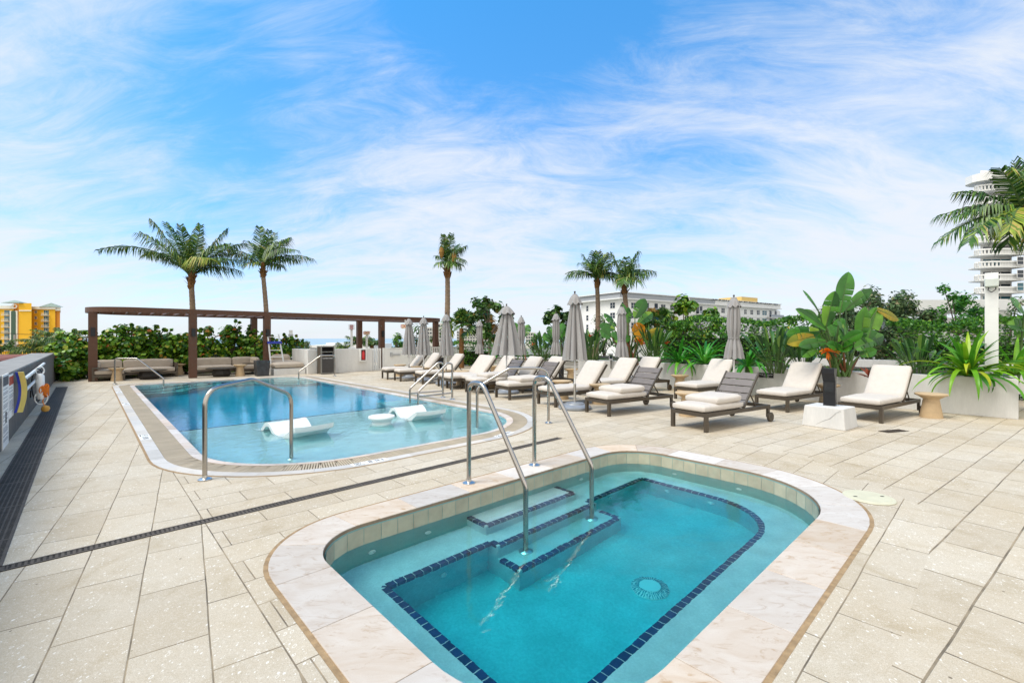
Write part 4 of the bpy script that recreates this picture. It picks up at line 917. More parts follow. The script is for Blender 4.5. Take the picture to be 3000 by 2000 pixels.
def lounger(label, foot, folded, rz, group):
    if folded not in proto: t = proto[folded] = lounger_proto(folded)
    else: t = dup(proto[folded], (0, 0, 0), LA, '')
    t.location = (foot.x, foot.y, 0); t.rotation_euler.z = rz; t['label'] = label; t['group'] = group; return t
def footmid(l, n): return (G(*l) + G(*n)) / 2
LX, LY = cos(LA), sin(LA); FR = 'front row of sun loungers beside the pool'; BK = 'back row of sun loungers along the planter'
front = [((1972, 1249), (2062, 1266), True, 'lounger with folded cushion and bare slats nearest the spa'),
         ((1716, 1208), (1781.5, 1219), True, 'lounger with folded cushion right beside the nearest grey umbrella'),
         ((1575, 1184), (1625, 1192), False, 'lounger with raised cream cushion left of the nearest umbrella'),
         ((1452, 1164), (1490, 1171.5), True, 'lounger with folded cushion straight behind the sloping corner handrail'),
         ((1364, 1147), (1394, 1155.6), True, 'lounger with folded cushion behind the wide half open umbrella'),
         ((1293, 1137), (1319, 1140.5), False, 'cream lounger right behind the paired ladder handrails'),
         ((1215, 1120), (1237, 1126.5), False, 'third cream lounger from the gate, left of the ladder handrails'),
         ((1153.6, 1114.6), (1172.4, 1116.7), False, 'second cream lounger from the white gate'),
         ((1118.7, 1108.6), (1133, 1110.6), False, 'first cream lounger in front of the white gate')]
feet = []
for l, n_, fo, lab in front:
    f = footmid(l, n_); feet.append(f); lounger(lab, f, fo, LA, FR)
yv = Vector((-LY, LX, 0)); xv = Vector((LX, LY, 0))
backs = [(G(2577, 1240) + yv * .31, 'cream lounger at the right end by the last pedestal table'),
         (G(2303, 1208) + yv * .31, 'cream lounger beside the black bollard and the restroom sign'),
         (G(1978.5, 1168) - yv * .31, 'cream lounger with stained cushion behind the bare slatted back nearest the spa'),
         (G(1961, 1143) - xv * 1.9 + yv * .37, 'cream lounger against the planter between two side tables'),
         (None, 'cream lounger by the tied umbrella at the planter midway'), (None, 'cream lounger behind the middle black bollard'),
         (None, 'cream lounger behind the folded cushions near the louvred wall'), (None, 'cream lounger behind the half open umbrella'), (None, 'farthest cream lounger before the picket fence')]
tops = [None, None, None, None, (1845, 1048), (1640, 1044), (1575, 1044), (1498, 1042), (1426, 1039.5)]
for i, (f, lab) in enumerate(backs):
    if f is None:                            # head end found from the top of the raised back, 0.98 m above the deck
        Yt = (EYE - .985) * FPX / (tops[i][1] - HY); hd = at(tops[i][0], Yt, 0)
        f = hd - xv * 1.62; 
    backs[i] = (f, lab); lounger(lab, f, False, LA, BK)
if False:
    for f in feet: print('front', [round(x, 2) for x in touv(f)])
    for f, l in backs: print('back', [round(x, 2) for x in touv(f)], l)

# ------------------------------------------------------------------ side tables among the loungers
for lab, px, py in (('side table at the right end of the planter, clear of the loungers', 2728, 1222),
                    ('side table half hidden behind the black bollard by the plinth', 2424, 1184),
                    ('side table under the nearest lounger with bare slats', 2016, 1217),
                    ('side table against the planter below the bright hanging leaf', 1992, 1144),
                    ('side table just right of the nearest umbrella base', 1757, 1182),
                    ('side table behind the right spa handrail', 1646, 1168),
                    ('side table at the planter right of the middle bollard', 1673, 1118),
                    ('side table mostly hidden under the folded cushion lounger', 1439, 1137),
                    ('side table in the back row behind the half open umbrella', 1480, 1112),
                    ('side table in the back row left of the half open umbrella', 1447, 1106),
                    ('side table between the ladder rails and the folded loungers', 1352, 1127),
                    ('side table directly behind the ladder handrails', 1313, 1124),
                    ('side table beside the third lounger from the gate', 1258, 1113),
                    ('side table between the first two loungers by the gate, right hand one', 1222, 1108),
                    ('side table in front of the white gate', 1172, 1101)):
    side_table(lab, G(px, py))

# ------------------------------------------------------------------ umbrellas
def umbrella(label, px, base_py, top_py, bot_py, r_bot, waist, group, seed, hook=1):
    p = G(px, base_py); Y = p.y; zt = zat(top_py, Y); zb = zat(bot_py, Y); rr = random.Random(seed)
    t = thing('patio_umbrella', label, 'umbrella', p, rr.uniform(0, 6), group)
    b = MB(); b.lathe([(.34, 0), (.36, .025), (.355, .06), (.30, .095), (.22, .105), (.2, .135), (.10, .14), (.09, .15), (0, .15)], 36, cap=False); b.build('base', M['resin'], t, smooth=True, angle=35)
    b = MB(); b.lathe([(.028, .13), (.028, .52), (.031, .525), (.031, .55), (0, .55)], 14, cap=False); b.tube([(.028, 0, .38), (.075, 0, .38)], .008, 8); b.tube([(.07, -.03, .38), (.07, .03, .38)], .008, 8); sl = b.build('sleeve', M['chrome'], t, smooth=True, angle=40)
    b = MB(); b.lathe([(.021, .55), (.021, zt - .01)], 12); b.build('pole', M['pole'], t, smooth=True, angle=40)
    b = MB(); b.lathe([(.03, zt - .01), (.034, zt + .005), (.012, zt + .015), (.012, zt + .03), (.022, zt + .04), (.024, zt + .055), (.012, zt + .07), (0, zt + .072)], 12, cap=False); b.build('finial', M['bronze'], t, smooth=True, angle=50)
    Hc = zt - zb; rows = []; n = 96; ph = [rr.uniform(0, 2 * pi) for _ in range(8)]; jit = [rr.uniform(-.25, .25) for _ in range(8)]; amp = [rr.uniform(.7, 1.3) for _ in range(8)]
    tw = rr.uniform(-.25, .25)
    for i in range(31):
        f = i / 30
        if waist: rad = (.055 + .07 * min(1, f * 4) + (r_bot * .62 - .125) * min(1, f / .35)) if f < .35 else r_bot * .62
        else: rad = .05 + (r_bot - .05) * (f ** .82)
        if waist:
            rad = .06 + (r_bot * .70 - .06) * (1 - math.exp(-f * 7)); k_ = math.exp(-((f - .66) / .10) ** 2); rad *= 1 - .22 * k_
            if f > .66: rad *= 1 + (1 / .70 - 1) * ((f - .66) / .34) ** 1.1
        row = []
        for k in range(n):
            a = 2 * pi * k / n; g_ = a + tw * f; w8 = g_ * 8 / (2 * pi); seg = int(w8) % 8; fr = w8 - math.floor(w8)
            fold = abs(sin(pi * fr)) ** .8; depth = (.42 if not waist else .34) * amp[seg] * min(1, f * 3.5 + .15)
            fine = .05 * sin(g_ * 24 + ph[seg]) * min(1, f * 4)
            q = rad * (1 - depth + depth * 1.45 * (fold if True else 0) * .9 + fine + .05 * sin(3 * g_ + ph[0] + f * 2))
            z = zt - Hc * f
            if f > .96: z += .045 * (1 - fold)
            z -= .012 * (1 - f) * 0
            row.append(Vector((q * cos(a), q * sin(a), z)))
        row.append(row[0]); rows.append(row)
    b = MB(); b.grid(rows); cn = b.build('canopy', M['canopy'], t, smooth=True, angle=75)
    rows = []
    rv = min(.145, r_bot * .62) if not waist else .135
    if r_bot > .35: rv = .22
    for i in range(9):
        f = i / 8; row = []
        for k in range(n + 1):
            a = 2 * pi * k / n; sc_ = abs(sin(4 * a + ph[1])) ; row.append(Vector(((.035 + (rv - .02) * f ** .75 * (1 + .10 * sin(8 * a + ph[1] * 2) * f)) * cos(a), (.035 + (rv - .02) * f ** .75 * (1 + .10 * sin(8 * a + ph[1] * 2) * f)) * sin(a), zt + .004 - (.19 + .055 * sc_ * (f > .6)) * f)))
        rows.append(row)
    b = MB(); b.grid(rows); b.build('vent_cap', M['canopy'], cn, smooth=True, angle=75)
    if waist:
        zz = zt - Hc * .66; b = MB(); b.tube([(r_bot * .62 * cos(a), r_bot * .62 * sin(a), zz) for a in [2 * pi * k / 24 for k in range(25)]], .008, 6, cap=False); b.build('tie', M['canopy'], cn, smooth=True)
    b = MB(); b.tube([(.03, 0, zb + .1), (.05, .01, zb - .12)], .004, 5); b.build('cord', M['ink'], t)
    return t
UF = 'closed grey umbrellas along the front row of loungers'; UB = 'tied grey umbrellas along the planter'
for a in (('tallest closed grey umbrella, nearest to the spa', 1684, 1197, 862, 1056, .25, False, UF, 1),
          ('half open grey umbrella with the widest skirt', 1484, 1151, 897, 1041, .40, False, UF, 2),
          ('closed grey umbrella left of the palm trunk, third from the camera in front', 1307, 1126, 921, 1042, .225, False, UF, 3),
          ('closed grey umbrella second from the gate', 1241, 1116, 931, 1040, .235, False, UF, 4),
          ('closed grey umbrella nearest the gate', 1198, 1108, 934, 1039, .245, False, UF, 5),
          ('tied grey umbrella farthest back by the picket fence', 1405, 1098, 940, 1036, .175, True, UB, 6),
          ('tied grey umbrella behind the half open one', 1527, 1108, 929, 1040, .185, True, UB, 7),
          ('tied grey umbrella above the middle bollard', 1629, 1118, 919, 1039, .175, True, UB, 8),
          ('tied grey umbrella in front of the orange paddle leaf', 1821, 1142, 899, 1046, .195, True, UB, 9),
          ('tied grey umbrella farthest right beside the bare slatted lounger', 2150, 1181, 872, 1051, .20, True, UB, 10)): umbrella(*a)

# ------------------------------------------------------------------ bollard lamps and the plinth
pl = thing('plinth', 'squat tapered white concrete plinth carrying the near bollard lamp', 'plinth', W(9.56, 2.05), AU - R(7.4))
b = MB(); b.add([(x * s, y * s, z) for z, s in ((0, 1), (.36, .90)) for x, y in ((-.29, -.33), (.29, -.33), (.29, .33), (-.29, .33))], [(3, 2, 1, 0), (4, 5, 6, 7), (0, 1, 5, 4), (1, 2, 6, 5), (2, 3, 7, 6), (3, 0, 4, 7)]); b.build('block', M['stucco'], pl, bevel=.012)
cr = MB(); cr.tube([(-.286, .1, .05), (-.282, .0, .12), (-.279, -.1, .17), (-.276, -.2, .29), (-.274, -.26, .33)], .0022, 5); cr.build('crack', mat('crack_line', (.25, .25, .24), .9), pl)
def bollard(label, p, rz, h=.72, w=.15):
    t = thing('bollard_lamp', label, 'bollard lamp', p, rz, 'black bollard lamps')
    b = MB(); b.box(-.03, .07, -w / 2, w / 2, 0, h - .11); b.build('post', M['black'], t, bevel=.004)
    b = MB(); q = [(-.03, h - .11), (-.03, h - .22), (-.12, h - .07), (-.12, h), (.07, h), (.07, h - .11)]
    q = [(-.032, h - .23), (-.13, h - .08), (-.13, h), (.07, h), (.07, h - .109), (-.032, h - .109)]
    n = len(q); vs = [(x, y, z) for y in (-w / 2 - .003, w / 2 + .003) for x, z in q]; b.add(vs, [tuple(range(n)), tuple(range(2 * n - 1, n - 1, -1))] + [(i, n + i, n + (i + 1) % n, (i + 1) % n) for i in range(n)]); b.build('hood', M['black'], t)
    b = MB(); b.box(-.036, -.031, -w / 2 + .02, w / 2 - .02, h - .42, h - .24); b.build('lens', mat('bollard_lens', (.03, .032, .035), .1), t)
bollard('black bollard lamp standing on the white plinth', W(9.56, 2.05, .36), AU - R(7.4) + R(8), .66, .18)
bollard('black bollard lamp between back row loungers, at the middle of the planter', G(1643, 1119), AU - R(7.4), .80, .17)
bollard('black bollard lamp near the gate beside the second lounger', G(1292, 1108), AU - R(7.4), .80, .17)

# ------------------------------------------------------------------ planter along the right
HP = .77
pn = thing('planter_wall', 'long white rendered planter wall behind the back row of loungers', 'planter', W(13.3, 5), AU)
b = MB()
b.prism([tuple(W(u, v))[:2] for u, v in ((13.2, 10.6), (13.18, 4.4), (12.95, -.24), (13.2, -.24), (13.43, 4.4), (13.45, 10.6))], 0, HP)
b.prism([tuple(W(u, v))[:2] for u, v in ((13.2, -.24), (18.2, -.24), (18.2, .0), (13.2, .0))], 0, HP)
fbox(b, 13.45, 13.7, 10.35, 15.6, 0, .62); fbox(b, 13.2, 18, 15.6, 15.85, 0, HP); wpart(b, 'wall', M['stucco'], pn, bevel=.008)
for k in range(5):
    b = MB(); fbox(b, 13.40, 13.449, 10.62, 15.59, .06 + k * .125, .155 + k * .125); wpart(b, 'louvre_slat', M['white_paint'], pn)
b = MB(); fbox(b, 13.22, 13.72, 10.60, 15.62, .70, .735); wpart(b, 'ledge', M['stucco'], pn)
b = MB(); fbox(b, 13.44, 18, 0, 10.4, .1, HP - .06); fbox(b, 13.7, 18, 10.4, 15.6, .1, HP - .06); wpart(b, 'soil', M['soil'], pn)
sg = thing('restroom_sign', 'small black POOL RESTROOM sign with an arrow on the planter wall', 'sign', (0, 0, 0), 0)
d = (2244 - 1500) / FPX; Yw = 13.17 / (d * UX + UY); pS = Vector((d * Yw, Yw, zat(1099, Yw)))
sv = touv(pS)[1]; tang = (W(12.95, -.24) - W(13.18, 4.4)).normalized(); nrm = Vector((0, 0, 1)).cross(tang) * -1
if nrm.y > 0: nrm = -nrm
us = 12.95 + (sv + .24) / 4.64 * .23; pS = W(us, sv, pS.z) + nrm * .012; sg.location = pS
b = MB(); q = [pS + tang * i + Vector((0, 0, j)) + nrm * k for k in (-.010, 0.004) for i, j in ((-.185, -.062), (.185, -.062), (.185, .062), (-.185, .062))]
b.add(q, [(3, 2, 1, 0), (4, 5, 6, 7), (0, 1, 5, 4), (1, 2, 6, 5), (2, 3, 7, 6), (3, 0, 4, 7)]); wpart(b, 'plate', M['black'], sg)
inv = chain(sg).inverted()
text_mesh('POOL RESTROOM', .041, M['signwhite'], 'lettering', inv @ (pS + nrm * .0045 + Vector((0, 0, .014))), tang, (0, 0, 1), sg)
b = MB(); cA = pS + nrm * .0055 + Vector((0, 0, -.03)); b.bar(cA - tang * .05, cA + tang * .05, .004, .005); b.add([cA + tang * .08, cA + tang * .045 + Vector((0, 0, .011)), cA + tang * .045 - Vector((0, 0, .011))], [(0, 1, 2)]); wpart(b, 'arrow', M['signwhite'], sg)

p = at(2905, 9.55, 0); wp = thing('square_post', 'tall white square post standing in the planter with a pale control box', 'post', p, facing(p))
b = MB(); b.box(-.10, .10, -.10, .10, .5, zat(800, 9.55)); b.build('post', M['white_paint'], wp, bevel=.006)
b = MB(); b.box(-.105, .105, -.21, -.101, zat(842, 9.55), zat(817, 9.55)); b.build('control_box', mat('pale_box', (.56, .60, .55), .5), wp, bevel=.02)
b = MB(); zq = zat(846, 9.55); b.tube([(-.04, -.2, zq + .02), (-.05, -.2, zq - .04), (0, -.21, zq - .085), (.06, -.2, zq - .03), (.06, -.2, zq + .02)], .009, 8); b.build('cable', M['ink'], wp, smooth=True)
for lab, px, py, Y in (('grey weatherproof socket box on a stake beside the white post', 2857, 1072, 9.5), ('grey weatherproof socket box behind the planter wall by the tied umbrella', 1790, 1045, 15.6)):
    p = at(px, Y, 0); ob = thing('outlet_box', lab, 'outlet box', p, facing(p), 'garden outlet boxes'); zc_ = zat(py, Y); s = 1.2 if px < 2000 else 1
    b = MB(); b.box(-.02, .02, -.02, .02, .5, zc_); b.build('stake', M['bronze'], ob)
    b = MB(); b.box(-.06 * s, .06 * s, -.06, .03, zc_ - .10 * s, zc_ + .10 * s); b.build('box', M['alu'], ob, bevel=.01)
    b = MB(); b.box(-.04 * s, .04 * s, -.064, -.061, zc_ - .05 * s, zc_ + .06 * s); b.build('cover', M['glass'], ob)

# ------------------------------------------------------------------ plant kit
def strap(b, base, dirv, L_, w, arch, rr, n=8, fold=.25, tip=.02, twist=0.0):   # long arching strap leaf
    d = Vector(dirv).normalized(); h = Vector((d.x, d.y, 0)); h = h.normalized() if h.length > .01 else Vector((1, 0, 0)); el = math.asin(max(-1, min(1, d.z)))
    p = Vector(base); rows = []
    for i in range(n + 1):
        f = i / n; e_ = el - arch * f ** 1.3; dd = h * cos(e_) + Vector((0, 0, sin(e_)))
        if i: p = p + dd * (L_ / n)
        sd_ = dd.cross(Vector((0, 0, 1))); sd_ = sd_.normalized() if sd_.length > .02 else Vector((-h.y, h.x, 0)); up = sd_.cross(dd).normalized()
        a = twist * f; s2 = sd_ * cos(a) + up * sin(a); u2 = up * cos(a) - sd_ * sin(a)
        ww = w * (min(1, .45 + f * 2.2) * (1 - f ** 3.2) + tip) / 1.0
        rows.append([p - s2 * ww / 2 + u2 * ww * fold, p, p + s2 * ww / 2 + u2 * ww * fold])
    b.grid(rows); return rows
def paddle(b, stemb, p0, p1, L_, w, up0, sag=.25, fold=.22, n=14, tears=(), curl=0., rr=rnd):
    # banana like blade from p0 along direction p1, half widths split into a left and a right grid so that tears open
    d = Vector(p1).normalized(); upv = Vector(up0); upv = (upv - d * upv.dot(d)).normalized(); sd_ = d.cross(upv).normalized(); p = Vector(p0)
    pts = []
    for i in range(n + 1):
        f = i / n; dd = (d - Vector((0, 0, 1)) * sag * f ** 1.5).normalized()
        if i: p = p + dd * (L_ / n)
        u2 = (upv - dd * upv.dot(dd)).normalized(); pts.append((p + u2 * (.010 * w * (i % 2)), dd, u2, dd.cross(u2).normalized(), w / 2 * (max(0.0, (f + .02)) ** .42) * (1 - max(0, (f - .45) / .55) ** 2.2) ** .75 * 1.02 + .003))
    off_ = [Vector()] * 3
    for s in (-1, 1):
        cur = []; 
        def row(i, lag=0.): 
            p, dd, u2, s2, hw = pts[i]; out = []
            for k in range(4):
                f = k / 3; x = hw * f; out.append(p + s2 * s * x * (1 - curl * f * .25) + u2 * (fold * x - curl * x * f * .9) - dd * (.10 * x) - dd * lag * f)
            return out
        start = 0; cuts = [int(t * n) for t in tears if (rr.random() < .5)]
        for i in range(n + 1):
            cur.append(row(i))
            if i in cuts and 2 < i < n - 2:
                b.grid(cur if s < 0 else [list(reversed(r_)) for r_ in cur]); lag = rr.uniform(.01, .04) * w * 2; q = row(i); q2 = [a - pts[i][2] * lag * .6 * j / 3 + pts[i][1] * lag * .9 * j / 3 for j, a in enumerate(q)]; cur = [q2]
        b.grid(cur if s < 0 else [list(reversed(r_)) for r_ in cur])
    if stemb is not None: stemb.tube([q[0] - q[2] * .006 for q in pts[:-1]], [.013 * (1 - .8 * i / n) + .002 for i in range(n)], 6)
def frond(lf, st, o, c, e, w=.5, n=26, rr=rnd, droop=.55, thick=.03, ragged=.15, lw=.05):   # palm frond along a curve o-c-e
    o, c, e = Vector(o), Vector(c), Vector(e); P = []
    for i in range(n + 1):
        f = i / n; P.append(o * (1 - f) ** 2 + c * 2 * f * (1 - f) + e * f * f)
    st.tube(P, [thick * (1 - .9 * i / n) + .004 for i in range(n + 1)], 5)
    ln = sum((P[i + 1] - P[i]).length for i in range(n)); m = max(20, int(ln / .042))
    for j in range(m):
        f = .16 + .84 * j / m; x = f * n; i = min(n - 1, int(x)); p = P[i].lerp(P[i + 1], x - i); d = (P[i + 1] - P[i]).normalized()
        sd_ = d.cross(Vector((0, 0, 1))); sd_ = sd_.normalized() if sd_.length > .05 else Vector((1, 0, 0)); up = sd_.cross(d).normalized()
        env = (min(1, (f - .10) / .22)) * (1 - ((f - .45) / .62) ** 2 * .75 if f > .45 else 1)
        for s in (-1, 1):
            if rr.random() < ragged * (.3 + f): continue
            L_ = w * 1.4 * max(.12, env) * rr.uniform(.8, 1.1); aa = .85 - .55 * f + rr.uniform(-.08, .08)
            dr = (sd_ * s * sin(aa + .35) + d * cos(aa + .35) + up * rr.uniform(.05, .30)).normalized(); g1 = p + dr * L_ * .5 - Vector((0, 0, 1)) * droop * L_ * .12; dr2 = (dr * .8 - Vector((0, 0, 1)) * droop * rr.uniform(.8, 1.7)).normalized(); g2 = g1 + dr2 * L_ * .5
            wv = (d - dr * d.dot(dr)).normalized() * lw * rr.uniform(.8, 1.2) * .5
            lf.add([p - wv * .6, p + wv * .6, g1 + wv, g1 - wv, g2], [(0, 1, 2, 3), (3, 2, 4)])
def palm(label, base, top, tips, r0=.15, r1=.11, fib=.35, yel=(), dead=(), cap=(), group=None, w=.55, n_extra=5, seed=1, sag=.25, cat='palm tree', name='coconut_palm', droop=1.25, lw=.044, ragged=.10, shaft=.45):
    rr = random.Random(seed); base = Vector(base); top = Vector(top)
    t = thing(name, label, cat, base, 0, group); b = MB(); n = 44; path = []; rad = []
    for i in range(n + 1):
        f = i / n; p = base.lerp(top, f); p += Vector((sin(f * pi) * .08 * (rr.random() * .02 + 1), 0, 0)); path.append(p); rad.append((r0 + (r1 - r0) * f + .10 * max(0, .12 - f)) * (1 + .07 * (i % 2)))
    b.tube(path, rad, 14); wpart(b, 'trunk', M['palm_bark'], t, smooth=True)
    b = MB(); H_ = fib
    for k in range(26):
        a = rr.uniform(0, 2 * pi); z = rr.uniform(-.55, .35) * H_; q = top + Vector((cos(a) * r1 * .95, sin(a) * r1 * .95, z)); strap(b, q, (cos(a) * .35, sin(a) * .35, 1), rr.uniform(.22, .5) * H_ * 1.5, r1 * 1.3, rr.uniform(-.1, .8), rr, 4, .1)
    b.tube([top - Vector((0, 0, H_ * .4)), top, top + Vector((0, 0, H_ * .8))], [r1 * 1.2, r1 * 1.35, r1 * .55], 12); wpart(b, 'leaf_bases', M['palm_fibre'], t, smooth=True)
    lf, ly, ldd, st = MB(), MB(), MB(), MB(); hub = top + Vector((0, 0, H_ * .35))
    for i, (dx, dy, dz, bulge) in enumerate(tips):
        e = top + Vector((dx, dy, dz)); L_ = (e - hub).length; out = Vector((dx, dy, 0)); 
        c = hub.lerp(e, .42) + Vector((0, 0, bulge * L_)); tgt = MB() if i in yel else ldd if i in dead else lf
        frond(tgt, st, hub + Vector((rr.uniform(-.05, .05), rr.uniform(-.05, .05), 0)), c, e, w * rr.uniform(.85, 1.1), 22, rr, droop, .035, ragged, lw)
        if i in yel: wpart(tgt, 'yellow_frond', M['palm_yel'], t)
    for k in range(n_extra):
        a = rr.uniform(0, 2 * pi); L_ = max(1.0, sum(Vector(x[:3]).length for x in tips) / len(tips)) * rr.uniform(.75, 1.0); el = rr.uniform(.05, 1.1)
        e = hub + Vector((cos(a) * cos(el) * L_, sin(a) * cos(el) * L_, sin(el) * L_ * .9)); frond(lf, st, hub, hub.lerp(e, .45) + Vector((0, 0, L_ * sag)), e, w * .9, 20, rr, droop, .03, ragged, lw)
    wpart(lf, 'crown', M['palm'], t)
    if ldd.f: wpart(ldd, 'dry_frond', M['dead'], t)
    wpart(st, 'frond_stalks', M['stem'], t, smooth=True)
    for (dx, dy, dz) in cap:
        b = MB(); q = top + Vector((dx, dy, dz)); b.lathe([(.02, .32), (.12, .2), (.15, 0), (.10, -.22), (.01, -.36)], 10, q, cap=False); wpart(b, 'dry_sheath', M['dead'], t)
    return t
def rosette(b, base, n, L0, L1, w, rr, el0=.3, el1=1.4, arch0=.7, arch1=1.7, bias=None, nseg=8, fold=.22):
    for k in range(n):
        a = rr.uniform(0, 2 * pi); el = rr.uniform(el0, el1); q = Vector(base) + Vector((cos(a) * .05, sin(a) * .05, 0))
        strap(b, q, (cos(a) * cos(el), sin(a) * cos(el), sin(el)), rr.uniform(L0, L1), w * rr.uniform(.75, 1.15), rr.uniform(arch0, arch1), rr, nseg, fold, .02, rr.uniform(-.4, .4))
def crown_cloud(b, cen, rad, nclump, nleaf, size, rr, flat=.75, shape='leaf', clump=.32, hollow=.35):
    cen = Vector(cen)
    cl = []
    for k in range(nclump):
        while True:
            q = Vector((rr.uniform(-1, 1), rr.uniform(-1, 1), rr.uniform(-1, 1)))
            if hollow < q.length < 1: break
        cl.append((cen + Vector((q.x * rad[0], q.y * rad[1], q.z * rad[2])), rr.uniform(.6, 1.25) * clump))
    for c, cr_ in cl:
        R_ = (rad[0] + rad[2]) / 2 * cr_
        for j in range(nleaf):
            q = Vector((rr.gauss(0, 1), rr.gauss(0, 1), rr.gauss(0, 1))).normalized(); p = c + q * R_ * rr.uniform(.35, 1.05) * Vector((1, 1, flat)).length / 1.6
            nn = (q + Vector((rr.uniform(-.8, .8), rr.uniform(-.8, .8), rr.uniform(.1, 1.2)))).normalized(); a = nn.orthogonal().normalized(); bb = nn.cross(a); th = rr.uniform(0, 2 * pi); a, bb = a * cos(th) + bb * sin(th), bb * cos(th) - a * sin(th)
            s = size * rr.uniform(.6, 1.2)
            if shape == 'round': b.add([p + (a * cos(x) + bb * sin(x)) * s * .5 + nn * (.08 * s * (1 if abs(cos(x)) > .7 else 0)) for x in [2 * pi * i / 7 for i in range(7)]], [tuple(range(7))])
            else: b.add([p - a * s * .5, p + bb * s * .24 + nn * s * .06, p + a * s * .5, p - bb * s * .24 + nn * s * .06], [(0, 1, 2, 3)])
    return cl
def shrub(name, label, cat, base, parts_, m, size, seed, group=None, shape='leaf', trunk=.05, flat=.75, clump=.32, limbs=True, bark='bark'):
    # parts_: (centre offset, radii, clumps, leaves per clump)
    rr = random.Random(seed); base = Vector(base); t = thing(name, label, cat, base, 0, group); b = MB(); tb = MB()
    hub = base + Vector((0, 0, .2)); first = True
    for o_, rad, nc, nl in parts_:
        cl = crown_cloud(b, base + Vector(o_), rad, nc, nl, size, rr, flat, shape, clump)
        if trunk:
            hub = base + Vector((o_[0] * .5, o_[1] * .5, max(.3, o_[2] - rad[2] * .8)))
            tb.tube([base + Vector((0, 0, -.1)), base.lerp(hub, .5) + Vector((rr.uniform(-.05, .05), 0, 0)), hub], [trunk, trunk * .85, trunk * .7], 8)
            for c, _ in cl[:12]: tb.tube([hub, hub.lerp(c, .5) + Vector((0, 0, .1 * rad[2])), c], [trunk * .5, trunk * .3, trunk * .12], 5)
    wpart(b, 'crown', M[m], t)
    if trunk: wpart(tb, 'trunk', M[bark], t, smooth=True)
    return t

# ------------------------------------------------------------------ seagrape hedge behind the lounge
k = 0
hl = ['left end of the hedge by the grey parapet', 'left of the first pergola column', 'behind the first pergola column', 'behind the left sofa arm', 'behind the middle of the left sofa', 'behind the right end of the left sofa',
      'left of the second pergola column', 'just right of the second pergola column', 'behind the left end of the right sofa', 'behind the middle of the right sofa', 'behind the third pergola column', 'beside the white ladder', 'at the right end of the hedge by the daybed']
hts = [(150, 1050), (215, 975), (262, 985), (335, 958), (392, 950), (440, 958), (492, 968), (545, 985), (605, 960), (680, 948), (735, 965), (790, 990), (845, 985)]
for (px, ty), lab in zip(hts, hl):
    uu = None; d = (px - 1500) / FPX; vv = 24.3 if px > 170 else 23.2; Y = vv / (-d * UY + UX); p = Vector((d * Y, Y, 0)); hz = zat(ty, Y) + .12; rr_ = random.Random(k + 50)
    shrub('seagrape_shrub', 'seagrape shrub ' + lab, 'shrub', p,
          [((0, 0, hz * .40), (1.0, .75, hz * .40), 30, 40), ((rr_.uniform(-.2, .2), 0, hz * .70), (.62, .5, hz * .25), 12, 30), ((rr_.uniform(-.25, .25), 0, hz * .93), (.14, .2, hz * .12), 3, 10), ((rr_.uniform(-.7, -.3), .1, hz * .82), (.12, .2, hz * .12), 3, 9), ((rr_.uniform(.3, .7), .1, hz * .84), (.12, .2, hz * .12), 3, 9)],
          'seagrape', .15, k + 100, 'seagrape shrubs forming the hedge', 'round', .035, clump=.33); k += 1

def tipsw(px0, py0, Y, lst):                 # frond tips as photo offsets turned into metres at distance Y
    s = Y / FPX * .93; return [((px - px0) * s, dz, (py0 - py) * s, bl) for px, py, dz, bl in lst]
Y = 21.5; palm('coconut palm with long sweeping fronds behind the second pergola column', at(561, Y), at(560, Y, zat(826, Y)), tipsw(560, 826, Y, [(310, 732, -.6, .34), (352, 728, 1.2, .30), (464, 634, .3, .10), (482, 648, -.9, .12), (564, 660, -.8, .05), (540, 662, .9, .06), (638, 648, .8, .10), (685, 690, 1.0, .22), (705, 712, -.4, .3), (676, 768, -1.2, .35), (690, 785, .5, .30), (600, 650, -.2, .05), (500, 700, -1.8, .2), (650, 740, 1.8, .3)]), .135, .105, .7, yel=(9,), dead=(), w=.80, n_extra=1, seed=3)
Y = 21.8; palm('coconut palm with feathery crown behind the third pergola column', at(783, Y), at(770, Y, zat(797, Y)), tipsw(770, 797, Y, [(748, 650, .3, .06), (805, 672, -.4, .08), (835, 680, .6, .16), (867, 700, -.5, .22), (919, 752, .2, .30), (905, 740, -1., .3), (697, 690, .6, .18), (695, 736, -.6, .32), (720, 720, 1.3, .3), (738, 782, -.8, .40), (780, 660, .9, .05), (840, 745, 1.4, .3)]), .12, .09, .6, yel=(), w=.66, n_extra=2, seed=5)
Y = 26.5; palm('tall thin coconut palm with drooping dry fronds behind the closed umbrellas', at(1301, Y), at(1311, Y, zat(797, Y)), tipsw(1311, 797, Y, [(1293, 676, .2, .08), (1327, 681, -.4, .10), (1305, 690, -.9, .06), (1365, 712, .3, .30), (1368, 765, -.5, .55), (1270, 742, .4, .40), (1286, 778, -.7, .55), (1336, 783, -.9, .6), (1350, 770, .6, .5), (1345, 700, .8, .2), (1290, 700, 1., .2)]), (.17), .135, .8, dead=(), cap=((-.27, -.5, 1.05), (.45, -.5, .75)), w=.66, n_extra=1, seed=7, droop=1.5)
Y = 19.5; palm('coconut palm left of the twin palms, in front of the white apartment block', at(1743, Y, .6), at(1749, Y, zat(832, Y)), tipsw(1749, 832, Y, [(1707, 735, .3, .1), (1649, 812, -.3, .40), (1665, 790, .7, .35), (1747, 735, -.4, .06), (1784, 735, .5, .10), (1812, 762, -.4, .26), (1815, 800, .5, .4), (1725, 742, -1, .1), (1690, 775, -.9, .3), (1770, 750, -1.1, .1), (1800, 822, -.5, .5)]), .115, .085, .42, w=.56, n_extra=1, seed=9, lw=.04)
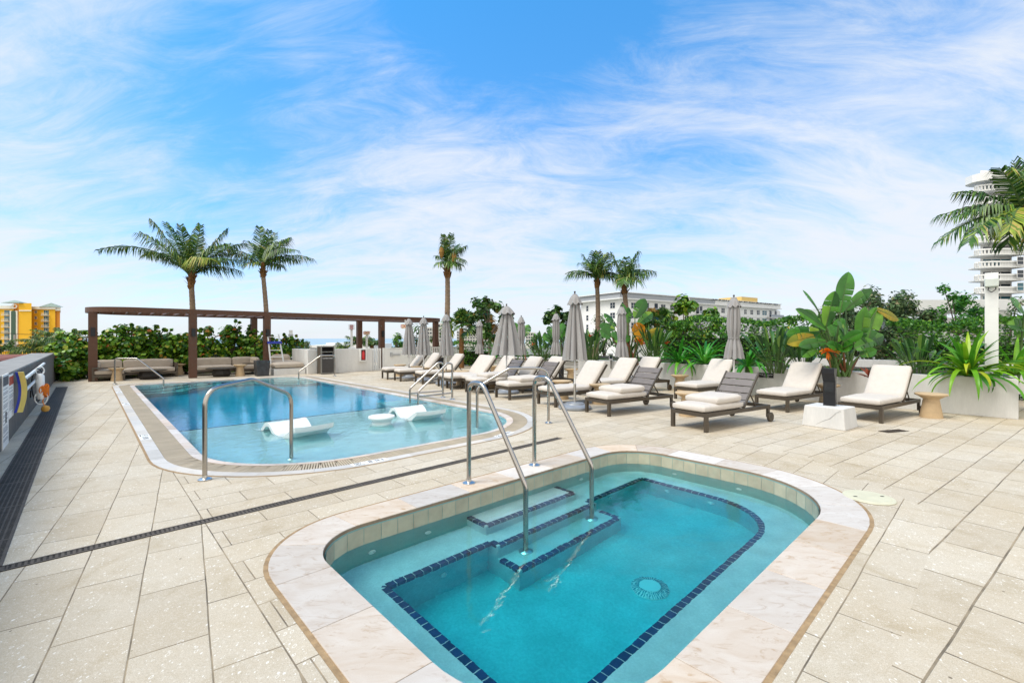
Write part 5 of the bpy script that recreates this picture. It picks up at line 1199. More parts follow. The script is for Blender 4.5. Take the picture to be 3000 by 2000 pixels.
Y = 19.0; palm('coconut palm right of the twin palms, with windblown fronds', at(1832, Y, .6), at(1829, Y, zat(845, Y)), tipsw(1829, 845, Y, [(1791, 730, .2, .12), (1868, 735, -.3, .12), (1878, 760, .6, .2), (1916, 793, -.2, .35), (1900, 775, .9, .3), (1821, 757, -.8, .06), (1781, 812, -.5, .45), (1811, 838, -.9, .6), (1854, 832, -.8, .6), (1770, 790, .8, .4), (1845, 750, .8, .1), (1880, 810, -.7, .5)]), .125, .09, .55, w=.58, n_extra=1, seed=10, lw=.04, droop=1.4)
Y = 12.5; palm('coconut palm at the right edge of the picture in front of the white tower', at(3190, Y, .6), at(3006, Y, zat(660, Y)), tipsw(2995, 655, Y, [(2968, 447, .1, .03), (2873, 486, -.3, .22), (2880, 520, .9, .3), (2792, 625, .2, .34), (2812, 600, .9, .3), (2755, 722, -.5, .36), (2738, 700, .1, .30), (2828, 698, -.9, .45), (2873, 728, -.5, .55), (3080, 560, .2, .25), (3150, 640, -.4, .3), (3060, 480, .5, .15), (3120, 740, .5, .4), (2940, 560, 1.2, .2)]), .17, .13, .6, yel=(7,), w=.66, n_extra=0, seed=12)

# ------------------------------------------------------------------ planting in the planter, right to left
def bop(label, px, Y, leaves, seed, group=None, extra=(), zb=.66):
    rr = random.Random(seed); base = at(px, Y, zb); t = thing('giant_bird_of_paradise', label, 'plant', base, 0, group); lf, ly, lo, st, sr = MB(), MB(), MB(), MB(), MB()
    for i, (x0, y0, x1, y1, dz, w, kind, fl) in enumerate(leaves):   # blade base px, blade tip px, depth offset, width m, colour, facing
        p0 = at(x0, Y + dz * .5, zat(y0, Y)); p1 = at(x1, Y + dz, zat(y1, Y)); d = p1 - p0; L_ = d.length
        b0 = base + Vector((rr.uniform(-.22, .22), rr.uniform(-.15, .15), 0)); mid = b0.lerp(p0, .55) + Vector((0, 0, .12)); pts = [b0.lerp(mid, f).lerp(mid.lerp(p0, f), f) for f in [k / 6 for k in range(7)]]
        (sr if rr.random() < .15 else st).tube(pts, [.032 - .003 * k for k in range(7)], 6)
        upv = Vector((fl, -1, .35)); tgt = lf if kind == 0 else MB()
        paddle(tgt, st, p0, d + Vector((0, 0, .10 * L_)), L_, w * 1.12, upv, .12, .20, 28, (.3, .45, .6, .72), rr.uniform(0, .35), rr)
        if kind: wpart(tgt, ('', 'yellow_leaf', 'orange_leaf')[kind], M[('', 'bop_yel', 'bop_orange')[kind]], t, smooth=True, angle=60)
    wpart(lf, 'foliage', M['bop'], t, smooth=True, angle=60)
    wpart(st, 'stems', M['stem'], t, smooth=True)
    if sr.f: wpart(sr, 'red_stems', M['stem_red'], t, smooth=True)
    return t
bop('giant bird of paradise with huge torn paddle leaves, the tallest plant in the planter', 2462, 10.6, [
    (2462, 915, 2487, 796, 0, .40, 0, -.7), (2420, 955, 2447, 856, -.3, .38, 0, -.3), (2395, 905, 2350, 848, .2, .22, 0, .8), (2478, 905, 2556, 848, .3, .34, 0, .5), (2520, 1005, 2535, 900, -.2, .52, 0, .2), (2545, 990, 2572, 898, .2, .46, 0, .1),
    (2570, 905, 2632, 940, .3, .30, 1, .3), (2420, 965, 2328, 912, -.3, .34, 0, .6), (2400, 950, 2352, 905, .3, .34, 0, .2), (2400, 970, 2304, 985, .1, .42, 0, .3), (2385, 985, 2306, 1012, -.4, .32, 1, .2), (2420, 1000, 2340, 1018, -.5, .28, 0, .5),
    (2400, 1000, 2350, 1046, -.5, .34, 0, .2), (2500, 1000, 2450, 945, -.4, .26, 0, .6), (2470, 1000, 2530, 975, -.7, .30, 0, -.2), (2490, 1010, 2455, 962, .1, .40, 0, .4), (2470, 1020, 2500, 1008, -.9, .28, 0, .3), (2480, 1025, 2420, 1012, -.8, .26, 0, .2), (2505, 1020, 2560, 1000, -.3, .34, 0, -.3),
    (2420, 1015, 2370, 980, .5, .40, 0, .1), (2540, 1010, 2590, 985, .5, .36, 0, .2), (2440, 985, 2400, 930, .5, .36, 0, .1), (2520, 1040, 2570, 1025, -.4, .25, 0, .1), (2450, 1000, 2470, 930, .6, .40, 0, -.2)], 21)
bop('giant bird of paradise with one orange leaf, left of the middle of the planter', 1850, 15.0, [
    (1805, 955, 1768, 918, .2, .34, 0, .6), (1860, 930, 1892, 874, .3, .50, 0, .1), (1840, 945, 1842, 898, .4, .36, 0, .5), (1855, 975, 1890, 958, -.5, .52, 2, .3), (1880, 990, 1868, 1006, -.5, .42, 2, .1), (1790, 985, 1756, 970, -.2, .44, 0, .5),
    (1800, 965, 1755, 955, .1, .34, 0, .2), (1870, 1000, 1942, 966, -.3, .36, 1, .3), (1845, 990, 1800, 1000, -.3, .40, 0, .3), (1870, 950, 1912, 915, .5, .40, 0, -.2), (1835, 940, 1822, 885, .5, .34, 0, .3), (1860, 990, 1900, 985, .4, .4, 0, .1), (1830, 1000, 1790, 975, .5, .42, 0, .1)], 22)
bop('giant bird of paradise with dark leaves behind the tied umbrella over the middle bollard', 1640, 17.0, [(1650, 985, 1672, 958, .2, .34, 0, .5), (1620, 985, 1605, 955, .3, .36, 0, .2), (1640, 990, 1650, 945, .5, .4, 0, 0), (1610, 1000, 1590, 980, .1, .34, 0, .3)], 23)
bop('paddle leaved plant rising behind the second umbrella from the fence', 1528, 18.5, [(1522, 985, 1508, 944, .2, .40, 0, .4), (1535, 985, 1550, 950, .3, .44, 0, -.2), (1528, 995, 1520, 970, .4, .4, 0, .2)], 24)
bop('paddle leaved plant cut off by the right edge of the picture', 3010, 10.6, [(3000, 920, 2958, 880, -.2, .42, 0, .6), (3030, 960, 2950, 955, 0, .34, 0, .3), (3020, 960, 2975, 985, .3, .4, 0, .3), (3020, 930, 3060, 830, .3, .5, 0, .2), (3040, 960, 3120, 920, .2, .5, 0, .2)], 25)

def strel(label, px, Y, hgt, n, seed, spread=.55, flowers=0, group='bird of paradise clumps in the planter', zb=.66, col='strel'):
    rr = random.Random(seed); base = at(px, Y, zb); t = thing('bird_of_paradise', label, 'plant', base, 0, group); lf, st, fl = MB(), MB(), MB()
    for k in range(n):
        a = rr.uniform(0, 2 * pi); s = spread * rr.uniform(.15, 1); hh = hgt * rr.uniform(.55, 1.0); p0 = base + Vector((cos(a) * .16, sin(a) * .16, 0)); p1 = base + Vector((cos(a) * s, sin(a) * s, hh * .62)); d = (p1 - p0).normalized() + Vector((cos(a) * .25, sin(a) * .25, .2))
        st.tube([p0, p0.lerp(p1, .5) - Vector((cos(a) * .06, sin(a) * .06, 0)), p1], [.012, .010, .008], 5)
        paddle(lf, None, p1, d, hh * rr.uniform(.36, .46), rr.uniform(.11, .16), Vector((-cos(a), -sin(a), 1.2)), rr.uniform(.1, .5), .30, 7, (), 0, rr)
    for k in range(flowers):
        a = rr.uniform(0, 2 * pi); q = base + Vector((cos(a) * spread * .8, -abs(sin(a)) * spread * .8, hgt * rr.uniform(.45, .8))); st.tube([base, base.lerp(q, .5), q], .009, 5)
        for j in range(5): strap(fl, q, (rr.uniform(-1, 1), rr.uniform(-1, .2), rr.uniform(.3, 1.3)), .16, .045, .5, rr, 4)
    wpart(lf, 'foliage', M[col], t, smooth=True, angle=60); wpart(st, 'stems', M['stem'], t, smooth=True)
    if fl.f: wpart(fl, 'flower', M['redflower'], t)
    return t
for a in (('bird of paradise clump between the giant plant and the strap leaved lily', 2690, 10.3, 1.05, 34, 31, .62), ('dense bird of paradise clump left of the giant plant', 2275, 11.6, 1.25, 44, 32, .7), ('bird of paradise clump with narrow upright leaves and red flowers', 1915, 14.6, 1.35, 48, 33, .55, 3),
          ('bird of paradise clump with a red flower by the twin palm trunk', 1735, 16.0, 1.25, 40, 34, .7, 2), ('bird of paradise clump left of the giant plant, behind the restroom sign', 2355, 11.2, .8, 22, 35, .45),
          ('bird of paradise clump behind the nearest umbrella', 1690, 17.2, 1.2, 34, 36, .8, 1), ('bird of paradise clump behind the louvred planter section', 1590, 18.0, 1.2, 36, 37, .8, 1), ('bird of paradise clump at the left end of the planter', 1490, 19.4, 1.1, 30, 38, .8, 0), ('red flowered bird of paradise behind a tied umbrella', 1830, 15.4, 1.0, 26, 39, .6, 2)): strel(*a)
# the orange flowering clump at the foot of the giant plant
t = thing('orange_flower', 'big orange bird of paradise bloom behind the near bollard lamp', 'flower', at(2440, 10.0, .66), 0); fl, st = MB(), MB(); q = at(2425, 10.0, zat(1030, 10.0))
for a_, b_, l in ((-.9, .35, .26), (-.6, .45, .24), (.9, .30, .26), (.75, .1, .24), (-.3, .5, .18), (-1, .05, .2), (.5, .5, .18)): strap(fl, q, (a_, -.3, b_), l, .10, .7, rnd, 5, .15)
for a_ in (-.4, -.1, .2, .5): strap(fl, q, (a_, -.3, -1), .2, .03, .2, rnd, 4)
st.tube([at(2440, 10.0, .66), q], .014, 6); wpart(fl, 'petals', M['flower'], t); wpart(st, 'stem', M['stem_red'], t)
t = thing('bromeliad', 'rust red bromeliad leaves at the foot of the giant plant', 'plant', at(2550, 9.9, .66), 0); b = MB(); rr = random.Random(5)
for k in range(16):
    a = rr.uniform(0, 2 * pi); strap(b, at(2550, 9.9, .66), (cos(a), sin(a), rr.uniform(.5, 1.6)), rr.uniform(.25, .4), .07, .5, rr, 5)
wpart(b, 'leaves', leafmat('rust_leaf', [(0, (.16, .025, .012)), (1, (.34, .07, .02))], .4), t)
def crinum(label, px, Y, n, L0, L1, seed, m='crinum', zb=.68, w=.095, lead=(), group='strap leaved lilies in the planter'):
    rr = random.Random(seed); base = at(px, Y, zb); t = thing('strap_lily', label, 'plant', base, 0, group); b = MB()
    rosette(b, base + Vector((0, 0, .12)), int(n * .8), L0, L1, w, rr, .45, 1.45, .5, 1.6, nseg=10); rosette(b, base + Vector((0, 0, .1)), int(n * .6), L0 * .9, L1 * 1.15, w, rr, .1, .8, .9, 2.0, nseg=10)
    wpart(b, 'leaves', M[m], t, smooth=True, angle=60)
    st = MB(); st.tube([base - Vector((0, 0, .05)), base + Vector((0, 0, .16))], [.07, .05], 10); wpart(st, 'stem', M['stem'], t)
    if lead:
        b = MB()
        for dx, dy, dz, L_, ar in lead: strap(b, base + Vector((dx * .06, dy * .06, .15)), (dx, dy, dz), L_, w * .95, ar, rr, 14, .2)
        wpart(b, 'hanging_leaf', M['crinum'], t, smooth=True, angle=60)
    return t
crinum('large yellow green strap leaved lily spilling over the planter beside the white post', 2835, 9.25, 46, .75, 1.15, 41, lead=((-.55, -.75, .55, 1.25, 2.2), (-.15, -.85, .45, .75, 2.5), (.05, -.9, .4, .7, 2.5), (-.85, -.5, .5, 1.2, 1.9)))
crinum('yellow green strap leaved lily right of the white post', 2975, 9.5, 34, .8, 1.2, 42)
crinum('bright green strap leaved lily with a leaf hanging down to the side table', 1990, 14.0, 26, .7, 1.05, 43, 'crinum_g', lead=((.05, -.9, .5, 1.25, 2.35),))
crinum('bright green strap leaved lily right of the hanging leaf', 2065, 13.5, 34, .8, 1.15, 44, 'crinum_g')
crinum('green strap leaved lily right of the farthest right tied umbrella', 2190, 12.2, 26, .7, 1.1, 45, 'crinum_g')
crinum('pale green lily behind the farthest lounger by the fence', 1460, 20.4, 18, .6, .9, 46, 'crinum_g')
# border grass tufts along the planter edge
t = MB(); rr = random.Random(77)
for k in range(150):
    v = rr.uniform(.05, 10.5); u = 13.78 + rr.uniform(-.12, .45) - .0; p = W(u - .24 * max(0, (4.4 - v)) / 4.6, v, HP - .07)
    for j in range(9):
        a = rr.uniform(0, 2 * pi); el = rr.uniform(.3, 1.3); strap(t, p, (cos(a) * cos(el), sin(a) * cos(el), sin(el)), rr.uniform(.18, .42), .022, rr.uniform(.9, 2.0), rr, 4, .1)
for k in range(60):
    v = rr.uniform(10.5, 15.4); p = W(rr.uniform(13.85, 14.3), v, HP - .07)
    for j in range(9):
        a = rr.uniform(0, 2 * pi); el = rr.uniform(.3, 1.3); strap(t, p, (cos(a) * cos(el), sin(a) * cos(el), sin(el)), rr.uniform(.2, .5), .03, rr.uniform(.8, 1.8), rr, 4, .1)
tag(t.build('border_grass', M['grass']), 'low arching border grass along the planter edge', 'grass', kind='stuff')

# ------------------------------------------------------------------ hedges and trees behind the planter
def tree(name, label, px, Y, top, wpx, m, leaf, seed, nc=26, nl=60, trunkpx=None, zb=-.2, shape='leaf', frac=.62, tr=.09, depth=1.0, clump=.26, cat='tree', group=None, extra=()):
    s = Y / FPX; zt = zat(top, Y); hw = wpx / 2 * s; base = at(trunkpx or px, Y, zb); ch = (zt - zb) * frac / 2; c = at(px, Y, zt - ch) - base
    return shrub(name, label, cat, base, [(tuple(c), (hw * .9, hw * depth, ch * .9), int(nc * 1.25), int(nl * 1.3))] + list(extra), m, leaf, seed, group, shape, tr, clump=clump)
def hedge(label, p, q, z0, z1, th, m, leaf, n, seed):
    rr = random.Random(seed); p = Vector(p); q = Vector(q); d = q - p; L_ = d.length; dn = d.normalized(); nn = Vector((-dn.y, dn.x, 0)); t = thing('clipped_hedge', label, 'hedge', p, 0); b = MB()
    for k in range(n):
        s = rr.uniform(0, L_); f = rr.random(); o_ = rr.uniform(-1, 1) * th / 2; z = z0 + (z1 - z0) * rr.random()
        if f < .55: o_ = (-1 if nn.y > 0 else 1) * th / 2 * rr.uniform(.65, 1.1)
        elif f < .85: z = z1 + rr.uniform(-.12, .07)
        pp = p + dn * s + nn * o_; pp.z = z + .09 * sin(s * 1.7 + seed) + .05 * sin(s * 4.1)
        a = Vector((rr.uniform(-1, 1), rr.uniform(-1, 1), rr.uniform(-.4, 1))).normalized(); bb = a.orthogonal().normalized(); th_ = rr.uniform(0, 6.3); bb = bb * cos(th_) + a.cross(bb) * sin(th_); w_ = leaf * rr.uniform(.7, 1.2)
        b.add([pp - a * w_ * .5, pp + bb * w_ * .27, pp + a * w_ * .5, pp - bb * w_ * .27], [(0, 1, 2, 3)])
    wpart(b, 'foliage', M[m], t)
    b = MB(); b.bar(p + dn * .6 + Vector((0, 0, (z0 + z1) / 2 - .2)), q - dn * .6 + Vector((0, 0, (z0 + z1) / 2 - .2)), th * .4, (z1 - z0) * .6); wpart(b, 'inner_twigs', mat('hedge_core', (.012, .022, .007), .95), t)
    return t
hedge('clipped dark green hedge behind the strap leaved lilies and white post', at(2610, 12.6), at(3060, 11.6), -.2, zat(942, 12.3), 1.0, 'clusia', .085, 9500, 3)
hedge('clipped green hedge in front of the white apartment block', at(1905, 19.0), at(2420, 16.0), -.2, zat(938, 17.8), 1.4, 'clusia', .11, 9500, 4)
tree('silver_tree', 'large grey green tree with fine leaves right of the giant bird of paradise', 2550, 16.5, 836, 300, 'olive', .15, 61, 70, 110, 2645, frac=.80, tr=.13, clump=.22)
tree('young_tree', 'slender bright green tree in front of the concrete canopy', 2795, 14.5, 818, 150, 'bright', .12, 62, 18, 70, 2815, frac=.58, tr=.05, clump=.28, extra=[((-.35, 0, 1.6), (.45, .4, .3), 6, 60), ((.55, 0, 1.35), (.6, .5, .45), 8, 60)])
tree('silver_tree', 'grey green tree behind the white post', 2950, 18, 862, 170, 'olive', .14, 63, 22, 60, 2950, frac=.8)
tree('seagrape_tree', 'round leaved seagrape tree in front of the white apartment block', 2008, 20.5, 864, 190, 'seagrape', .2, 64, 20, 42, 2000, shape='round', frac=.62, tr=.09, clump=.27)
tree('seagrape_tree', 'dark seagrape tree left of the tall umbrella', 1640, 21.5, 882, 125, 'seagrape_dark', .19, 65, 15, 36, 1650, shape='round', frac=.62, tr=.07, clump=.26)
tree('seagrape_tree', 'open seagrape tree above the half open umbrella', 1434, 22.5, 862, 165, 'seagrape_dark', .19, 66, 18, 36, 1437, shape='round', frac=.60, tr=.08, clump=.24)
for a in ((2128, 22, 918, 90, 'clusia', 'tree right behind the farthest right tied umbrella'), (2230, 23, 935, 110, 'olive', 'low tree below the right end of the white apartment block'), (2310, 21, 925, 100, 'seagrape', 'low seagrape left of the giant bird of paradise'), (2070, 24, 940, 120, 'olive', 'grey leaved low tree behind the clipped hedge'),
          (1985, 23, 945, 150, 'olive', 'silvery shrub behind the bright strap lilies'), (1770, 22, 920, 90, 'olive', 'low tree between the palm trunks'), (1700, 23, 965, 90, 'seagrape', 'low seagrape under the twin palms'), (1560, 24, 975, 90, 'clusia', 'low tree behind the louvred planter'), (2410, 20, 925, 120, 'clusia', 'dense low tree behind the giant bird of paradise'), (2700, 17, 925, 130, 'clusia', 'low tree under the concrete canopy')):
    tree('low_tree', 'bushy ' + a[5], a[0], a[1], a[2], a[3], a[4], .15, a[0], 16, 52, frac=.85, tr=.05, depth=.8, clump=.33, shape='round' if a[4] == 'seagrape' else 'leaf', group='bushy low trees behind the planter')
def fan_palm(label, px, Y, top, rad, seed, trunk_top, dead=0, m='palm', group='fan palms'):
    rr = random.Random(seed); base = at(px, Y, 0); t = thing('fan_palm', label, 'palm tree', base, 0, group); hub = at(px, Y, trunk_top); b = MB(); b.tube([base, hub], [.14, .11], 10); wpart(b, 'trunk', M['palm_fibre'], t, smooth=True)
    lf, ld, st = MB(), MB(), MB()
    for k in range(26):
        a = rr.uniform(0, 2 * pi); el = rr.uniform(-.45, 1.35); d = Vector((cos(a) * cos(el), sin(a) * cos(el), sin(el))); q = hub + d * rad * .55; st.tube([hub, q], .012, 4); tgt = ld if k < dead else lf
        sd_ = Vector((sin(a), -cos(a), 0)); nn = sd_.cross(d).normalized(); ro = rr.uniform(-1.1, 1.1); sd_ = sd_ * cos(ro) + nn * sin(ro); nn = sd_.cross(d).normalized()
        for j in range(17):
            th = (j - 8) / 8 * 1.9; dd = (d * cos(th) + sd_ * sin(th) + nn * .15).normalized(); L_ = rad * .62 * (1 - .12 * abs(th)) * rr.uniform(.85, 1.1); w_ = .04 * rad
            e = q + dd * L_ - Vector((0, 0, .30 * L_)); m1 = q + dd * L_ * .6; sv_ = dd.cross(nn).normalized() * w_; tgt.add([q, m1 + sv_, e, m1 - sv_], [(0, 1, 2, 3)])
    wpart(lf, 'crown', M[m], t); 
    if ld.f: wpart(ld, 'dry_fronds', M['dead'], t)
    wpart(st, 'frond_stalks', M['stem'], t); return t
fan_palm('green fan palm behind the closed umbrellas and fence', 1352, 23.5, 912, 1.1, 81, zat(962, 23.5))
fan_palm('fan palm with dry golden fronds behind the tied umbrella by the fence', 1410, 24.5, 930, .95, 82, zat(955, 24.5), 16)
fan_palm('spiky fan palm right of the orange paddle leaf', 1925, 18.5, 915, .72, 83, zat(945, 18.5), 2)
hedge('dark green low hedge behind the picket fence', at(1320, 25.6), at(1500, 25.2), 0, zat(1006, 25), .9, 'clusia', .14, 1800, 6)
tree('low_tree', 'dark bushy tree behind the two umbrellas nearest the gate', 1220, 27, 955, 60, 'clusia', .2, 90, 10, 40, frac=.9, clump=.35)
tree('low_tree', 'dark bushy tree right of the hanging exit sign', 1158, 30, 972, 62, 'clusia', .2, 91, 12, 40, frac=.85, clump=.3)
tree('low_tree', 'dark green tree behind the end of the pergola', 1290, 28, 970, 70, 'seagrape_dark', .2, 92, 12, 40, frac=.9, clump=.35)
tree('low_tree', 'brownish green casuarina tree beyond the white wall, left of the low white roofs', 895, 45, 982, 110, 'olive', .3, 93, 16, 50, frac=.9, zb=-2, clump=.3)
tree('low_tree', 'olive tree behind the post above the hedge', 835, 42, 982, 60, 'olive', .3, 94, 10, 50, frac=.9, zb=-2, clump=.3)
for px, Y, ty, r, lab in ((1050, 32, 992, .95, 'short palm with upright fronds behind the fire alarm post'), (1010, 40, 1003, .9, 'short palm in front of the low white roofs'), (1090, 36, 995, .9, 'short palm behind the small exit sign')):
    rr = random.Random(px); tp = [(cos(a) * r, sin(a) * r * .6, r * .9 * rr.uniform(.3, 1), .2) for a in [2 * pi * k / 11 for k in range(11)]]
    palm(lab, at(px, Y, -3), at(px, Y, zat(ty + 24, Y)), tp, .12, .1, .4, w=.4, n_extra=3, seed=px, name='short_palm', group='short palms beyond the white wall')
for px, Y, ty, r, lab in ((150, 30, 1012, 2.1, 'feathery palm tops just over the grey parapet'), (178, 32, 990, 1.9, 'pale green palm crown beyond the parapet corner'), (112, 34, 1018, 2.0, 'palm crown over the parapet below the yellow tower'), (192, 28, 1010, 1.5, 'palm crown beside the hedge at the parapet corner')):
    rr = random.Random(px); tp = [(cos(a) * r, sin(a) * r * .6, r * .55 * rr.uniform(-.2, 1), .28) for a in [2 * pi * k / 13 for k in range(13)]]
    palm(lab, at(px, Y, -6), at(px, Y, zat(ty + 18, Y)), tp, .13, .1, .4, w=.5, n_extra=5, seed=px, name='street_palm', group='palms beyond the parapet', yel=(2, 7))
tree('street_tree', 'dark tree in front of the yellow tower at the left edge', 12, 70, 985, 60, 'seagrape_dark', .4, 95, 14, 50, zb=-7, frac=.6)
tree('street_tree', 'dark low tree right of the left edge, in front of the yellow tower', 28, 66, 1000, 40, 'seagrape_dark', .4, 96, 10, 50, zb=-7, frac=.6)

# ------------------------------------------------------------------ buildings
class Facade:                                # vertical wall from p to q; boxes placed by photo column and height
    def __init__(s, p, q): s.p = Vector((p[0], p[1], 0)); s.q = Vector((q[0], q[1], 0)); s.d = (s.q - s.p).normalized(); n_ = Vector((s.d.y, -s.d.x, 0)); s.n = n_ if n_.dot(s.p) < 0 else -n_
    def s_of(s, px):
        k = (px - 1500) / FPX; return (s.p.x - k * s.p.y) / (k * s.d.y - s.d.x)
    def pt(s, t, z, o=0.): v = s.p + s.d * t + s.n * o; return Vector((v.x, v.y, z))
    def Y(s, px): return s.pt(s.s_of(px), 0).y
    def slab(s, b, t0, t1, z0, z1, o0, o1):
        vs = [s.pt(t, z, o) for z in (z0, z1) for o in (o0, o1) for t in (t0, t1)]
        b.add(vs, [(0, 2, 3, 1), (4, 5, 7, 6), (0, 1, 5, 4), (2, 6, 7, 3), (0, 4, 6, 2), (1, 3, 7, 5)])
    def window(s, par, t0, t1, z0, z1, fr=.12, glass='glass', cols=2, rows=2, frame='bwhite'):
        b = MB(); s.slab(b, t0 - fr, t1 + fr, z0 - fr, z0, 0, .06); s.slab(b, t0 - fr, t1 + fr, z1, z1 + fr, 0, .06); s.slab(b, t0 - fr, t0, z0, z1, 0, .06); s.slab(b, t1, t1 + fr, z0, z1, 0, .06)
        for c in range(1, cols): x = t0 + (t1 - t0) * c / cols; s.slab(b, x - .05, x + .05, z0, z1, .03, .07)
        for r_ in range(1, rows): z = z0 + (z1 - z0) * r_ / rows; s.slab(b, t0, t1, z - .04, z + .04, .03, .065)
        w_ = wpart(b, 'window', M[frame], par); b = MB(); s.slab(b, t0, t1, z0, z1, .01, .035); wpart(b, 'pane', M[glass], w_)
    def win_px(s, par, x0, x1, y0, y1, **k):
        Yc = s.Y((x0 + x1) / 2); s.window(par, s.s_of(x0), s.s_of(x1), zat(y1, Yc), zat(y0, Yc), **k)
def plan(b, x0, x1, ya, yb, z0, z1, xb0=None, xb1=None):   # block whose flanks run away from the viewer
    b.prism([tuple(at(x, y))[:2] for x, y in ((x0, ya), (x1, ya), (x1 if xb1 is None else xb1, yb), (x0 if xb0 is None else xb0, yb))], z0, z1)
# white apartment block in the middle
wb = thing('apartment_block', 'long white four storey apartment block with grey roof fascia in the middle distance', 'building', at(1900, 150, GZ), 0)
A_, B_, C_, D_ = at(1702, 156), at(1740, 150), at(1818, 140), at(2272, 190); E_ = at(2286, 205)
ZT = zat(866, 145)
b = MB(); poly = [tuple(x)[:2] for x in (A_, B_, C_, D_, E_, at(2230, 230), at(1760, 215))]; b.prism(poly[::-1], GZ, ZT - 1.4); wpart(b, 'wall', M['bwhite'], wb)
f1 = Facade(B_, C_); f2 = Facade(C_, D_); f0 = Facade(A_, B_); L1 = (C_ - B_).length; L2 = (D_ - C_).length
b = MB(); f0.slab(b, 0, (B_ - A_).length, ZT - 1.4, ZT + .1, -8, .02); wpart(b, 'parapet', M['bwhite'], wb)
b = MB(); f2.slab(b, -1, L2 + 2.5, ZT - 1.5, ZT - 1.2, -20, 1.3); f1.slab(b, 1, L1 + 1, ZT - 1.51, ZT - 1.21, -10, 1.3); wpart(b, 'roof_slab', M['bwhite'], wb)
b = MB(); f2.slab(b, -.6, L2 * .30, ZT - 1.2, ZT + .5, -20, .9); f2.slab(b, L2 * .36, L2 * .52, ZT - 1.2, ZT + .45, -20, .9); f1.slab(b, 1.2, L1 + .6, ZT - 1.2, ZT + .5, -10, .9); wpart(b, 'fascia', M['bgrey'], wb)
b = MB(); f2.slab(b, -1.2, L2 + 2.5, ZT + .45, ZT + .7, -20, 1.3); f1.slab(b, .8, L1 + 1.2, ZT + .45, ZT + .69, -10, 1.3); wpart(b, 'roof_edge', M['bwhite'], wb)
b = MB(); f2.slab(b, L2 * .30, L2 * .36, ZT - 1.2, ZT + .44, -10, .92); f2.slab(b, L2 * .52, L2 + 2.3, ZT - 1.2, ZT + .44, -20, .88); wpart(b, 'roof_band', M['bwhite'], wb)
for row in range(3):
    z1 = ZT - 2.4 - row * 3.15; z0 = z1 - 1.75
    for x0, x1 in ((1788, 1802),): f1.window(wb, f1.s_of(x0), f1.s_of(x1), z0, z1)
    for x0, x1 in ((1821, 1832), (1849, 1863), (1936, 1949), (1963, 1976), (2092, 2102), (2113, 2123), (2180, 2187), (2198, 2206), (2217, 2225), (2233, 2246)):
        f2.window(wb, f2.s_of(x0), f2.s_of(x1), z0, z1, glass='glass_teal' if x0 > 2230 else 'glass')
    f0.window(wb, f0.s_of(1718), f0.s_of(1724), z0 - .3, z1 - .3, cols=1)
    for x0, x1 in ((1876, 1942), (2036, 2062), (2246, 2284)):
        t0, t1 = f2.s_of(x0), f2.s_of(x1); b = MB(); f2.slab(b, t0, t1, z0 - 1.05, z0 - .85, 0, 1.9); bl = wpart(b, 'balcony', M['bwhite'], wb)
        b = MB(); f2.slab(b, t0 + .1, t1 - .1, z0 - .85, z0 + .2, 1.78, 1.84); wpart(b, 'railing', mat('grey_railing', (.30, .33, .37), .4), bl)
        for j in range(2): x = t0 + (t1 - t0) * (.3 + .4 * j); b = MB(); f2.slab(b, x - .9, x + .7, z0 - .8, z1 + .2, .0, .04); wpart(b, 'balcony_door', M['glass'], bl)
    b = MB(); f2.slab(b, 0, L2 + .5, z0 - 1.05, z0 - .85, 0, .25); wpart(b, 'storey_band', M['bwhite'], wb)
b = MB(); f2.slab(b, L2 * .80, L2 * .93, ZT + .75, ZT + 3.2, -14, -4); wpart(b, 'roof_hut', mat('yellow_hut', (.58, .40, .13), .8), wb)
b = MB()
for k in range(40):
    t_ = L2 * (.50 + .5 * k / 40) + rnd.uniform(-.5, .5); f2.slab(b, t_, t_ + .55, ZT + .2, ZT + .55, 1.32, 1.5)
wpart(b, 'roof_lights', M['black'], wb)
# white tower at the right edge
tw = thing('tower_block', 'tall white tower with stacked rounded balconies at the right edge', 'building', at(2950, 112, GZ), 0)
X0, X1, X2 = at(2872, 110).x, at(2964, 110).x, at(3130, 110).x
b = MB(); plan(b, 2872, 2964, 110, 135, GZ, zat(500, 110)); wpart(b, 'wall', M['bwhite'], tw)
b = MB(); px1 = 1500 + (X1 + .02) / 106 * FPX; plan(b, px1, px1 + 230, 106, 136, GZ, zat(480, 108)); wpart(b, 'wall', M['bwhite'], tw)
b = MB(); cy = 110
def bal(xl, xr, yf, r): return [(xl + r, yf + .0)] + [(xr, yf)] + [(xr, 112), (xl + r, 112)] + [(xl + r - r * sin(a), 109.5 + 0 + r * 0 + (112 - 109.5) * cos(a)) for a in (.4, .8, 1.2)] + [(xl, 108.5)] + [(xl + r - r * cos(a), yf + (108.5 - yf) * (1 - sin(a))) for a in (.35, .75, 1.15)]
xl = at(2814, 112).x; xr = X1
fl = [zat(y, 107) for y in (886, 849, 812, 774, 737, 699, 661, 623, 585, 548)]
